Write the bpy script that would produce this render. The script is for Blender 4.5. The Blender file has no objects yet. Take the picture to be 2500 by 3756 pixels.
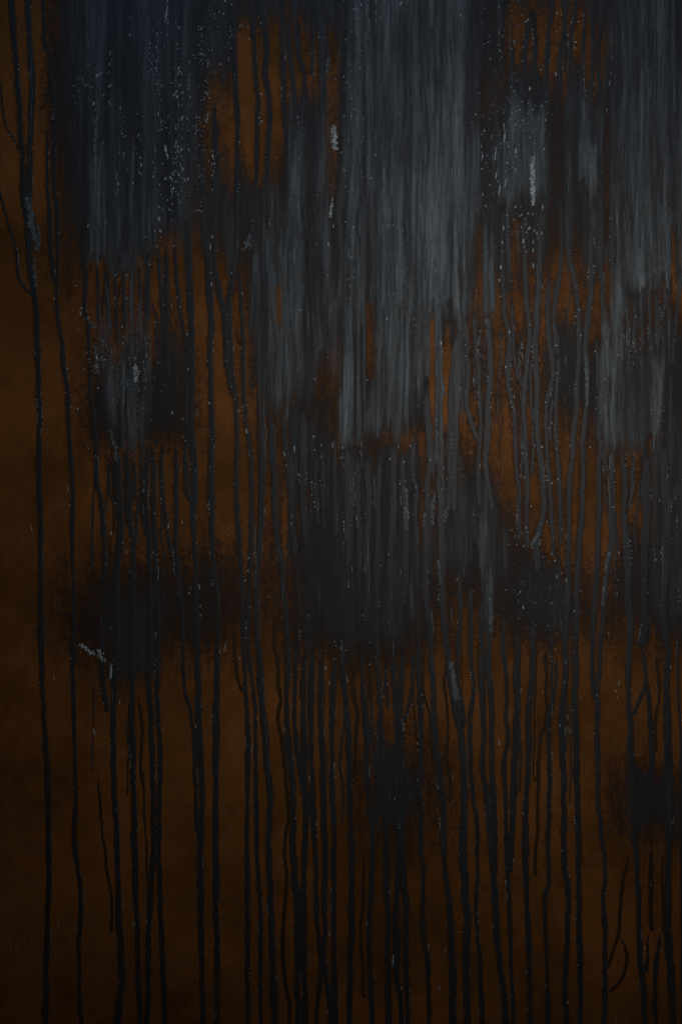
import bpy, math, random
import numpy as np
from mathutils import Vector

# ------------------------------------------------------------------ camera, light, exposure
sc = bpy.context.scene
col = sc.collection
S = 0.0004                      # metres for one photograph pixel (2500 x 3756 -> 1.0 x 1.5 m of wall)
CZ = 1.20                       # height of the picture's centre above the floor line
W, H = 2500, 3756

cam_d = bpy.data.cameras.new('camera')
cam = bpy.data.objects.new('camera', cam_d)
col.objects.link(cam)
CAM_D = 2.4
cam.location = (0.0, -CAM_D, CZ)
cam.rotation_euler = (math.radians(90), 0, 0)
cam_d.sensor_fit = 'VERTICAL'
cam_d.sensor_height = 36.0
cam_d.lens = CAM_D * 36.0 / (H * S)
cam_d.clip_end = 50
sc.camera = cam

world = bpy.data.worlds.new('World')
sc.world = world
world.use_nodes = True
bg = world.node_tree.nodes['Background']
bg.inputs['Color'].default_value = (0.55, 0.75, 1.0, 1)
bg.inputs['Strength'].default_value = 0.003


def area(name, loc, target, size, power, color, size_y=None):
    d = bpy.data.lights.new(name, 'AREA')
    d.energy = power
    d.color = color
    d.size = size
    if size_y:
        d.shape = 'RECTANGLE'
        d.size_y = size_y
    o = bpy.data.objects.new(name, d)
    col.objects.link(o)
    o.location = loc
    o.rotation_euler = (Vector(target) - Vector(loc)).to_track_quat('-Z', 'Y').to_euler()
    return o


key = area('key_lamp', (0.30, -0.82, CZ + 0.22), (0.22, 0, CZ + 0.13), 0.30, 1.58, (1.0, 0.95, 0.90))
top = area('sky_lamp', (-0.15, -0.55, CZ + 1.45), (-0.05, 0, CZ + 0.55), 0.9, 1.25, (0.42, 0.68, 1.0), 0.4)

sc.render.engine = 'CYCLES'
sc.cycles.use_denoising = False
sc.view_settings.view_transform = 'Standard'
sc.view_settings.look = 'None'
sc.view_settings.exposure = 0.0
sc.view_settings.gamma = 1.0
sc.view_settings.use_curve_mapping = False

# ------------------------------------------------------------------ small tools
rng = np.random.default_rng(7)
random.seed(11)


def sstep(a, b, x):
    t = np.clip((x - a) / (b - a), 0, 1)
    return t * t * (3 - 2 * t)


_lat = {}


def lattice(seed):
    if seed not in _lat:
        _lat[seed] = np.random.default_rng(seed).random((256, 256)).astype(np.float32)
    return _lat[seed]


def noise(x, y, sx, sy, seed):
    """value noise, any broadcastable arrays"""
    L = lattice(seed)
    u = np.asarray(x, dtype=np.float32) / sx + 500.37
    v = np.asarray(y, dtype=np.float32) / sy + 300.71
    iu = np.floor(u).astype(np.int32)
    iv = np.floor(v).astype(np.int32)
    fu = u - iu
    fv = v - iv
    fu = fu * fu * (3 - 2 * fu)
    fv = fv * fv * (3 - 2 * fv)
    a, b = iu & 255, (iu + 1) & 255
    c, d = iv & 255, (iv + 1) & 255
    return (L[c, a] * (1 - fu) + L[c, b] * fu) * (1 - fv) + (L[d, a] * (1 - fu) + L[d, b] * fu) * fv


def fbm(x, y, sx, sy, seed, n=3):
    t = 0
    k = 0.5
    for i in range(n):
        t = t + k * noise(x, y, sx / 2 ** i, sy / 2 ** i, seed + i)
        k *= 0.5
    return t / (1 - 0.5 ** n)


# ------------------------------------------------------------------ the drips, traced run by run
K = 840 / 1568                  # the runs were read off twelve enlarged tiles A..L of the photograph
TILE = {c: ((0, 830, 1660)[i % 3], (0, 940, 1880, 2816)[i // 3]) for i, c in enumerate('ABCDEFGHIJKL')}
runs = []


def run(w, tone, name='paint_drip', **tiles):
    pts = []
    for c, lst in tiles.items():
        ox, oy = TILE[c]
        pts += [(ox + x * K, oy + y * K) for x, y in lst]
    runs.append((w * K * (.98 if name == 'paint_drip' else .8), tone, pts, name))


# --- left edge
run(42, 0, A=[(82, 0), (90, 150), (95, 280), (108, 400), (120, 560), (135, 760), (155, 1100), (165, 1300), (185, 1500), (205, 1740)],
    D=[(222, 20), (225, 200), (250, 350), (258, 600), (268, 900), (272, 1200), (270, 1500), (276, 1740)],
    G=[(275, 20), (278, 300), (283, 600), (285, 900), (290, 1150), (305, 1400), (325, 1740)],
    J=[(331, 20), (333, 400), (333, 800), (325, 1100), (320, 1400), (315, 1755)])
run(42, .14, A=[(195, 0), (200, 150), (212, 400), (225, 600), (215, 800), (210, 1000), (205, 1300), (198, 1450), (205, 1700)])
run(17, .02, A=[(10, 540), (15, 700), (40, 850), (90, 950), (140, 1030)])
run(19, .02, A=[(-20, 1200), (0, 1270), (20, 1400), (60, 1540), (100, 1650), (115, 1740)], D=[(116, 20), (130, 140), (170, 220), (225, 270)])
run(34, .04, A=[(300, 0), (310, 300), (345, 400), (360, 600), (385, 750), (375, 900), (365, 1100), (375, 1300), (395, 1500), (395, 1740)],
    D=[(395, 20), (390, 250), (395, 420), (425, 600), (440, 750), (460, 900), (470, 1100), (480, 1300), (495, 1500), (499, 1740)],
    G=[(495, 20), (497, 300), (505, 500), (510, 700), (505, 900), (500, 1150), (510, 1350), (511, 1740)],
    J=[(515, 20), (520, 200), (510, 400), (520, 580), (545, 650), (550, 800), (555, 1000), (540, 1200), (545, 1400), (548, 1640), (560, 1755)])
run(30, 0, A=[(330, 900), (325, 1100), (335, 1400), (350, 1740)], D=[(365, 60), (385, 200)])
run(34, 0, A=[(510, 420), (530, 700), (555, 1000), (570, 1300), (580, 1740)],
    D=[(585, 20), (590, 150), (580, 350), (600, 480), (615, 650), (625, 900), (650, 1200), (660, 1400), (665, 1550), (700, 1700)],
    G=[(715, 20), (712, 200), (725, 350), (718, 550), (705, 800), (700, 1000), (705, 1200), (745, 1370)])
# --- fan under the blue field
run(27, .30, D=[(660, 40), (668, 150), (672, 280), (677, 420), (690, 700), (715, 900)])
run(38, .36, D=[(718, 60), (728, 150), (735, 230), (745, 400), (742, 600), (738, 720)])
run(27, .22, D=[(775, 60), (788, 180), (800, 320), (808, 500), (822, 640)])
run(27, .24, D=[(825, 60), (842, 180), (855, 300), (865, 500), (880, 700)])
run(31, .46, D=[(900, 40), (905, 120), (902, 300), (907, 500), (910, 750)])
run(24, .34, D=[(945, 60), (955, 180), (962, 300), (965, 500), (960, 740)])
run(44, .05, D=[(1010, -40), (1010, 300), (1005, 600), (1015, 900), (1020, 1100)])
run(28, .02, D=[(1085, -60), (1100, 200), (1115, 500), (1132, 620), (1160, 820)])
run(40, .02, D=[(1135, -80), (1142, 300), (1140, 560), (1150, 760)])
run(32, .03, D=[(1190, -100), (1215, 200), (1240, 420), (1270, 600), (1280, 800), (1270, 1050), (1280, 1250), (1272, 1400), (1280, 1600), (1312, 1690)])
run(46, .03, A=[(1280, 1300), (1288, 1740)], D=[(1295, 20), (1305, 300), (1310, 600), (1315, 900), (1310, 1150), (1325, 1350), (1330, 1550), (1326, 1740)],
    G=[(1330, 20), (1330, 250), (1340, 500), (1350, 800), (1350, 1000), (1360, 1200), (1360, 1500), (1372, 1740)],
    J=[(1385, 20), (1385, 200), (1372, 500), (1372, 900), (1380, 1200), (1385, 1500), (1390, 1755)])
run(46, .03, A=[(1385, 900), (1380, 1200), (1400, 1500), (1420, 1740)], D=[(1427, 20), (1435, 200), (1445, 450), (1440, 700), (1445, 1000), (1450, 1300), (1451, 1740)],
    G=[(1455, 20), (1460, 300), (1475, 500), (1490, 700), (1485, 1000), (1480, 1300), (1475, 1740)],
    J=[(1475, 20), (1478, 300), (1478, 800), (1485, 1200), (1490, 1755)])
run(40, 0, A=[(1468, 700), (1475, 1200), (1465, 1740)], D=[(1475, 60), (1500, 250), (1540, 420), (1550, 700), (1575, 850)], E=[(45, 900), (60, 980)])
run(26, 0, D=[(740, 1350), (745, 1500), (755, 1620), (792, 1715)])
run(48, .02, D=[(790, 1280), (805, 1380), (810, 1550), (820, 1700)],
    G=[(822, 20), (825, 100), (815, 250), (800, 400), (800, 600), (800, 900), (785, 1200), (775, 1400), (778, 1740)],
    J=[(776, 20), (790, 250), (800, 500), (810, 800), (810, 1000), (825, 1200), (835, 1450), (820, 1600), (810, 1755)])
run(44, .02, D=[(860, 1300), (865, 1380), (875, 1550), (882, 1740)], G=[(890, 20), (905, 200), (912, 350), (905, 600), (900, 1000), (905, 1300), (912, 1740)],
    J=[(915, 20), (920, 400), (930, 800), (940, 1100), (945, 1400), (960, 1755)])
run(20, .06, D=[(915, 1320), (920, 1400), (930, 1600), (940, 1740)], G=[(940, 60), (925, 240)])
run(34, .02, D=[(965, 1280), (972, 1500), (972, 1740)], G=[(982, 40), (1012, 160)])
run(40, .02, D=[(1000, 1280), (1000, 1500), (1003, 1740)], G=[(1015, 20), (1025, 200), (1025, 500), (1020, 900), (1020, 1200), (1035, 1400), (1042, 1740)],
    J=[(1046, 20), (1050, 300), (1050, 600), (1030, 900), (1015, 1200), (1015, 1755)])
run(37, .03, D=[(1048, 1300), (1052, 1500), (1056, 1740)], G=[(1060, 20), (1065, 250), (1070, 500), (1080, 800), (1075, 1200), (1085, 1400), (1095, 1740)],
    J=[(1095, 20), (1090, 300), (1090, 700), (1100, 1000), (1105, 1200), (1120, 1450), (1130, 1755)])
run(30, 0, D=[(1130, 1260), (1105, 1400), (1115, 1600), (1128, 1740)], G=[(1132, 20), (1145, 150), (1180, 300), (1215, 420), (1240, 600), (1250, 900), (1260, 1200), (1300, 1350), (1325, 1550), (1336, 1740)],
    J=[(1338, 20), (1340, 250), (1342, 440)])
run(34, 0, D=[(1190, 1280), (1205, 1400), (1210, 1600), (1211, 1740)], G=[(1210, 20), (1200, 200), (1218, 400)])
run(20, -.3, J=[(670, 60), (690, 300), (720, 600), (745, 780), (768, 920), (768, 1130)])
run(22, -.15, J=[(980, 0), (990, 300), (1005, 550), (1005, 780)])
run(24, -.2, G=[(945, 1260), (975, 1450), (965, 1740)], J=[(985, 120)])
# --- over the bright bare patch
run(36, .04, B=[(40, 100), (55, 400), (65, 600), (75, 800), (76, 1000), (70, 1300), (62, 1740)],
    E=[(40, 40), (20, 300), (25, 600), (45, 850), (68, 1000), (70, 1300), (72, 1740)],
    H=[(75, 20), (90, 200), (105, 500), (110, 800), (125, 1100), (140, 1400), (149, 1740)], K=[(146, 20), (145, 400), (143, 800), (145, 1200), (148, 1755)])
run(37, .06, B=[(185, -10), (190, 300), (205, 550), (215, 750), (210, 950), (205, 1200), (195, 1500), (190, 1740)])
run(32, .04, E=[(80, 60), (92, 200), (102, 350), (115, 600), (120, 900), (140, 1150), (165, 1350), (174, 1740)],
    H=[(166, 20), (165, 300), (150, 600), (150, 900), (165, 1100), (195, 1300), (204, 1740)], K=[(201, 20), (205, 400), (215, 700), (232, 1000), (235, 1300), (236, 1755)])
run(36, .05, B=[(262, -10), (265, 200), (280, 350), (268, 500), (288, 650), (300, 800), (285, 1000), (288, 1400), (285, 1700)])
run(38, .12, B=[(385, -10), (380, 250), (390, 500), (400, 750), (415, 1000), (415, 1400), (420, 1740)])
run(34, .12, B=[(430, 60), (430, 300), (445, 450), (465, 600), (475, 800), (485, 1000), (490, 1300), (470, 1500), (440, 1740)])
run(32, .10, B=[(490, 120), (495, 350), (530, 500), (545, 800), (545, 1100), (550, 1400), (530, 1640)])
run(28, .10, B=[(602, 40), (597, 300), (580, 520)])
run(42, .22, B=[(640, -10), (650, 200), (660, 500), (665, 700), (650, 1000), (650, 1200), (640, 1400), (620, 1500), (590, 1740)])
run(26, .14, B=[(695, 60), (675, 250), (700, 400), (695, 480)])
# --- out of the middle curtain
run(50, .16, E=[(225, 600), (232, 900), (240, 1200), (245, 1500), (240, 1740)], H=[(238, 20), (225, 250), (210, 500), (210, 750), (225, 1000), (240, 1250), (265, 1500), (280, 1740)],
    K=[(285, 20), (300, 200), (290, 500), (300, 800), (315, 1200), (325, 1500), (335, 1755)])
run(46, .08, E=[(305, 980), (315, 1250), (325, 1500), (331, 1740)], H=[(336, 20), (345, 200), (375, 350), (395, 600), (420, 850), (425, 1000), (415, 1200), (415, 1400), (438, 1740)],
    K=[(450, 20), (460, 200), (455, 450), (465, 700), (485, 950), (485, 1300), (490, 1755)])
run(48, .06, E=[(392, 980), (400, 1250), (430, 1450), (442, 1740)], H=[(450, 60), (462, 300)])
run(58, .10, E=[(515, 1000), (520, 1300), (528, 1740)], H=[(535, 80), (545, 200)])
run(28, .06, E=[(612, 1280), (610, 1500), (620, 1740)], H=[(625, 100)])
run(28, .06, E=[(655, 1250), (660, 1500), (665, 1740)], H=[(668, 120)])
run(34, .04, E=[(735, 1180), (740, 1500), (745, 1740)], H=[(750, 160)])
run(40, .16, E=[(822, 1260), (825, 1500), (825, 1740)], H=[(822, 200)])
run(38, .10, E=[(885, 1330), (900, 1500), (902, 1740)], H=[(908, 200), (915, 420)])
run(46, .20, E=[(958, 1330), (970, 1600), (974, 1740)], H=[(976, 20), (960, 300), (970, 450), (955, 650), (950, 760)])
run(44, .10, E=[(1045, 1330), (1035, 1740)], H=[(1031, 20), (1035, 300), (1030, 700), (1030, 1000), (1045, 1200), (1055, 1450), (1060, 1740)],
    K=[(1068, 20), (1085, 200), (1095, 500), (1095, 800), (1105, 1100), (1105, 1400), (1110, 1755)])
run(46, .14, E=[(1140, 1240), (1145, 1600), (1142, 1740)], H=[(1132, 20), (1122, 300), (1118, 620)])
run(46, .12, E=[(1195, 1300), (1210, 1600), (1225, 1740)], H=[(1226, 20), (1226, 300), (1220, 600)])
run(38, .14, E=[(1290, 1200), (1272, 1450), (1300, 1600), (1290, 1740)], H=[(1290, 20), (1300, 200), (1310, 520)])
run(46, .20, E=[(1370, 860), (1380, 1200), (1390, 1400), (1370, 1600), (1378, 1740)], H=[(1370, 80), (1362, 400), (1366, 620), (1398, 800), (1400, 1000), (1415, 1200), (1425, 1450), (1449, 1740)],
    K=[(1456, 20), (1480, 250), (1485, 500), (1500, 750), (1530, 1000), (1540, 1300), (1550, 1755)])
run(52, .26, E=[(1452, 560), (1458, 900), (1460, 1200), (1465, 1500), (1470, 1740)], H=[(1468, 60), (1470, 400), (1480, 700), (1505, 900), (1520, 1050), (1550, 1250)],
    I=[(18, 1350), (50, 1500), (74, 1740)], L=[(76, 20), (75, 300), (70, 600), (85, 900), (100, 1050), (90, 1300), (100, 1755)])
run(40, .18, F=[(20, 560), (-10, 900), (-20, 1200), (-25, 1500), (-35, 1755)])
run(54, .26, F=[(38, 480), (24, 800), (20, 1200), (12, 1500), (8, 1755)])
run(34, .10, F=[(85, 380), (95, 560), (105, 800), (95, 1000), (130, 1150), (168, 1260)])
run(30, .08, F=[(140, 340), (155, 600), (175, 800), (185, 1000), (190, 1200), (175, 1400), (180, 1720)])
run(46, .20, F=[(235, 60), (240, 300), (250, 500), (255, 800), (240, 1000), (235, 1200), (222, 1400), (250, 1600), (272, 1750)])
run(36, .06, C=[(345, 1360), (335, 1740)], F=[(335, 20), (345, 200), (355, 400), (385, 550), (375, 800), (390, 950), (420, 1100), (430, 1400), (455, 1600), (450, 1740)], I=[(455, 200)])
run(24, .02, F=[(398, 260), (410, 500), (425, 700), (442, 850)])
run(18, .02, F=[(460, 860), (440, 900), (410, 970)])
run(40, .16, C=[(478, 1440), (490, 1740)], F=[(500, 20), (505, 300), (520, 500), (510, 700), (490, 900), (480, 1000), (490, 1200), (505, 1500), (505, 1740)], I=[(510, 260)])
run(46, .18, C=[(610, 1380), (595, 1740)], F=[(585, 20), (580, 300), (570, 520), (565, 700), (575, 900), (570, 1100), (590, 1300), (610, 1500), (625, 1740)], I=[(620, 20), (600, 100), (575, 200), (580, 420)])
run(34, .04, F=[(650, 100), (650, 400), (665, 600), (680, 800), (645, 1000), (640, 1250), (655, 1500), (670, 1740)], I=[(675, 60), (690, 300)])
run(30, .10, C=[(740, 1300), (740, 1740)], F=[(735, 20), (715, 200), (695, 350), (690, 450), (715, 600), (720, 800), (700, 1000), (705, 1250), (730, 1600)], I=[(735, 240)])
run(40, .10, C=[(790, 1240), (780, 1500), (785, 1740)], F=[(800, 20), (830, 130), (850, 300), (865, 500), (855, 800), (845, 1000), (830, 1200), (815, 1400), (795, 1600), (790, 1740)],
    I=[(790, 20), (790, 300), (785, 600), (768, 850), (770, 1100), (750, 1300), (745, 1500), (754, 1740)], L=[(755, 20), (760, 300), (760, 600), (785, 850), (785, 1050), (770, 1300), (765, 1500), (775, 1755)])
run(42, .16, C=[(965, 1330), (945, 1740)], F=[(930, 20), (945, 200), (925, 400), (905, 600), (920, 800), (915, 1000), (890, 1200), (890, 1500), (885, 1740)],
    I=[(880, 20), (865, 200), (850, 500), (845, 800), (840, 1000), (835, 1300), (840, 1500), (846, 1740)], L=[(850, 20), (850, 300), (860, 600), (860, 900), (865, 1200), (870, 1755)])
run(38, .12, C=[(1005, 1250), (1010, 1740)], F=[(1015, 20), (1020, 200), (1030, 400), (1030, 600), (1030, 900), (1025, 1200), (1002, 1400), (1000, 1740)],
    I=[(1000, 20), (990, 300), (970, 600), (955, 900), (950, 1100), (975, 1290)])
run(48, .34, F=[(1120, 100), (1135, 280), (1145, 400), (1150, 700), (1155, 1000)])
for w_, t_, p_ in ((28, .34, [(1182, 180), (1190, 400), (1200, 620)]), (26, .30, [(1232, 240), (1240, 420), (1245, 640)]), (26, .26, [(1285, 200), (1290, 420), (1300, 620)]),
                   (28, .42, [(1335, 140), (1345, 400), (1350, 640)]), (30, .30, [(1385, 180), (1398, 400), (1400, 620)]), (24, .26, [(1450, 160), (1450, 300), (1436, 420)]),
                   (24, .20, [(1500, 120), (1482, 260), (1450, 360)]), (26, .16, [(1555, 60), (1548, 220), (1528, 450), (1500, 700), (1490, 1000), (1490, 1220)])):
    run(w_, t_, F=p_)
run(38, .24, F=[(1100, 1280), (1082, 1380), (1085, 1500), (1070, 1600), (1078, 1740)], I=[(1090, 30), (1090, 150), (1060, 350), (1035, 600), (1015, 850), (1000, 1050), (990, 1300), (988, 1740)],
    L=[(987, 20), (1000, 300), (1020, 500), (1040, 700), (1030, 900), (1040, 1200), (1035, 1755)])
run(48, .16, F=[(1160, 1300), (1180, 1600), (1170, 1740)], I=[(1180, 30), (1195, 300), (1200, 600), (1215, 800), (1200, 1000), (1205, 1300), (1215, 1500), (1222, 1740)],
    L=[(1230, 30), (1245, 400), (1252, 600), (1265, 800), (1270, 1000), (1280, 1300), (1305, 1600), (1315, 1755)])
run(26, .16, F=[(1250, 1300), (1232, 1500), (1220, 1650), (1190, 1750)])
run(64, .06, F=[(1320, 1300), (1320, 1600), (1330, 1740)], I=[(1320, 60), (1312, 300), (1310, 700), (1295, 920)])
run(28, .0, I=[(1290, 900), (1318, 1150), (1280, 1270), (1232, 1390)])
run(36, .0, I=[(1315, 1120), (1342, 1280), (1350, 1500), (1365, 1740)], L=[(1368, 60)])
run(26, -.2, I=[(1392, 960), (1410, 1250), (1390, 1400), (1385, 1640)])
run(54, .12, F=[(1440, 1240), (1450, 1500), (1462, 1740)], I=[(1468, 20), (1455, 300), (1445, 700), (1470, 950), (1460, 1200), (1465, 1500), (1478, 1740)],
    L=[(1477, 20), (1480, 500), (1470, 900), (1470, 1200), (1490, 1400), (1500, 1755)])
run(28, .02, F=[(1570, 1480), (1530, 1600), (1490, 1720)])
run(20, .04, I=[(1545, 640), (1540, 1000), (1550, 1400), (1560, 1740)], L=[(1562, 30), (1560, 700), (1570, 1200), (1568, 1755)])
# --- window upper right
for w_, t_, p_ in ((22, .14, [(412, 240), (400, 450), (400, 650), (385, 760)]), (33, .10, [(535, 40), (512, 200), (495, 330), (490, 500), (495, 650)]),
                   (30, .10, [(550, 40), (560, 250), (565, 450), (590, 560), (592, 720)]), (32, .12, [(685, -10), (655, 200), (645, 400), (640, 550), (650, 660), (630, 770)]),
                   (27, .12, [(758, -10), (766, 160), (745, 300), (730, 450), (742, 620)]), (24, .08, [(775, 170), (775, 300), (765, 500)]),
                   (27, .14, [(838, -10), (815, 200), (805, 400), (795, 550), (790, 700), (780, 920)]), (26, .14, [(905, 60), (890, 300), (890, 500), (896, 700)]),
                   (28, .10, [(955, -10), (955, 300), (950, 600), (945, 740)]), (30, .14, [(1038, -10), (1010, 200), (990, 400), (1000, 600), (985, 740)]),
                   (28, .12, [(1098, -10), (1075, 300), (1070, 500), (1045, 650), (1040, 780)])):
    run(w_, t_, C=p_)
# --- out of the dark clouds, lower half
run(22, -.25, H=[(35, 760), (55, 950), (80, 1150), (120, 1240)])
run(28, -.05, H=[(335, 700), (330, 900), (355, 1050), (355, 1180), (375, 1280), (350, 1400), (375, 1550), (398, 1740)], K=[(418, 30), (425, 300), (395, 550), (410, 750), (400, 950), (385, 1200), (400, 1450), (430, 1600), (436, 1755)])
run(34, 0, H=[(482, 860), (470, 1200), (472, 1500), (498, 1740)], K=[(505, 40), (525, 190)])
run(44, .02, H=[(538, 940), (525, 1300), (528, 1500), (530, 1740)], K=[(532, 20), (540, 300), (540, 500), (530, 800), (530, 1200), (535, 1755)])
run(36, .02, H=[(592, 900), (580, 1300), (582, 1740)], K=[(590, 20), (600, 400), (610, 700), (620, 1000), (640, 1200), (652, 1400), (630, 1550), (620, 1755)])
run(40, .03, H=[(660, 940), (640, 1250), (650, 1500), (660, 1740)], K=[(664, 20), (665, 300), (675, 500), (670, 800), (670, 1100), (680, 1400), (705, 1600), (710, 1755)])
run(46, .03, H=[(750, 940), (725, 1250), (725, 1500), (721, 1740)], K=[(724, 20), (735, 400), (735, 700), (735, 1100), (735, 1400), (745, 1755)])
run(40, .04, H=[(795, 850), (795, 1050), (815, 1250), (835, 1500), (841, 1740)], K=[(845, 20), (850, 400), (855, 700), (855, 1100), (850, 1400), (840, 1755)])
run(32, -.02, H=[(900, 1040), (862, 1150), (875, 1250), (900, 1400), (885, 1550), (880, 1740)], K=[(860, 120)])
run(38, .04, H=[(918, 880), (935, 1150), (950, 1350), (965, 1550), (956, 1740)], K=[(965, 20), (985, 300), (1000, 500), (995, 800), (980, 1000), (980, 1200), (985, 1500), (995, 1755)])
run(26, -.15, K=[(935, 600), (935, 950), (915, 1100), (935, 1350), (935, 1500), (945, 1580)])
run(28, -.1, H=[(972, 960), (982, 1180), (962, 1290)])
run(24, 0, H=[(1090, 1000), (1090, 1150), (1062, 1265)])
run(46, .06, H=[(1138, 900), (1150, 1200), (1165, 1400), (1165, 1740)], K=[(1160, 20), (1165, 300), (1180, 600), (1165, 900), (1160, 1200), (1165, 1450), (1190, 1560), (1200, 1755)])
run(46, .06, H=[(1205, 900), (1200, 1150), (1188, 1400), (1195, 1740)], K=[(1200, 20), (1200, 500), (1215, 800), (1230, 1000), (1230, 1400), (1240, 1755)])
run(28, 0, H=[(1250, 910), (1275, 1050), (1265, 1200), (1240, 1350), (1212, 1440)])
run(36, .04, H=[(1308, 850), (1315, 1100), (1325, 1300), (1326, 1740)], K=[(1329, 20), (1330, 500), (1345, 700), (1345, 950), (1355, 1200), (1380, 1350), (1385, 1755)])
run(36, .04, I=[(42, 340), (50, 700), (35, 900), (30, 1100), (60, 1300), (78, 1460)])
run(34, .03, I=[(128, 440), (120, 800), (125, 1050), (145, 1200), (120, 1400), (121, 1740)], L=[(126, 20), (140, 200), (165, 350), (165, 600), (170, 800), (160, 1000), (175, 1200), (190, 1450), (200, 1755)])
run(46, .12, I=[(195, 540), (200, 900), (200, 1200), (210, 1500), (202, 1740)], L=[(206, 20), (235, 200), (255, 450), (275, 700), (290, 1000), (310, 1250), (340, 1500), (360, 1755)])
run(40, .14, I=[(262, 520), (250, 900), (245, 1100), (265, 1300), (266, 1740)], L=[(270, 20), (280, 300), (285, 500), (290, 720)])
run(34, .05, I=[(345, 640), (350, 950), (370, 1150), (365, 1400), (375, 1550), (348, 1740)], L=[(354, 20), (365, 300), (370, 600), (380, 800), (395, 1100), (400, 1400), (410, 1755)])
run(46, .03, I=[(442, 760), (435, 1100), (440, 1300), (425, 1500), (418, 1740)], L=[(411, 20), (410, 300), (400, 500), (388, 720)])
run(46, .05, I=[(548, 700), (545, 1000), (535, 1200), (520, 1350), (518, 1740)], L=[(511, 20), (495, 300), (497, 700), (510, 1000), (520, 1300), (530, 1755)])
run(28, -.05, I=[(632, 940), (640, 1200), (640, 1400), (600, 1550), (586, 1740)], L=[(585, 20), (580, 400), (565, 600), (565, 745)])
run(32, .02, I=[(712, 980), (690, 1250), (660, 1400), (655, 1600), (662, 1740)], L=[(666, 20), (660, 300), (652, 500), (655, 780), (630, 880), (630, 1100), (645, 1400), (645, 1755)])
run(24, -.05, L=[(1195, 600), (1160, 800), (1140, 1000), (1130, 1130), (1095, 1250), (1066, 1370)])
run(22, -.05, L=[(1138, 1140), (1180, 1250), (1186, 1330), (1150, 1450), (1072, 1535)])
run(32, -.05, L=[(1355, 540), (1350, 900), (1362, 1120)])
run(32, 0, L=[(1420, 1120), (1405, 1220), (1385, 1400), (1380, 1600), (1385, 1755)])
run(28, 0, L=[(1345, 1120), (1335, 1200), (1318, 1410)])
run(24, -.1, L=[(1440, 560), (1432, 800), (1440, 1150)])


# --- thin runs between the big ones, too many to trace one by one
for zx0, zx1, zy0, zy1, n_ in ((1060, 1700, 1480, 1800, 20), (1080, 1560, 2250, 2420, 12), (1700, 2200, 1050, 1350, 16), (1880, 2480, 950, 1250, 14), (2200, 2490, 1600, 1750, 7), (1600, 2100, 2150, 2380, 10), (360, 680, 1000, 1120, 6), (350, 640, 1600, 1700, 6), (330, 620, 2450, 2560, 4), ):
    for k in range(n_):
        x_, y_ = random.uniform(zx0, zx1), random.uniform(zy0, zy1)
        q_ = [(x_, y_)]
        ln_ = random.uniform(180, 620)
        while q_[-1][1] < y_ + ln_ and q_[-1][1] < 3700:
            q_.append((q_[-1][0] + random.gauss(0, 7) + (q_[-1][1] - y_) * .004, q_[-1][1] + random.uniform(60, 130)))
        runs.append((random.uniform(5, 11), random.choice((-.05, .02, .06, .10)), q_, 'paint_drip'))

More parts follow.
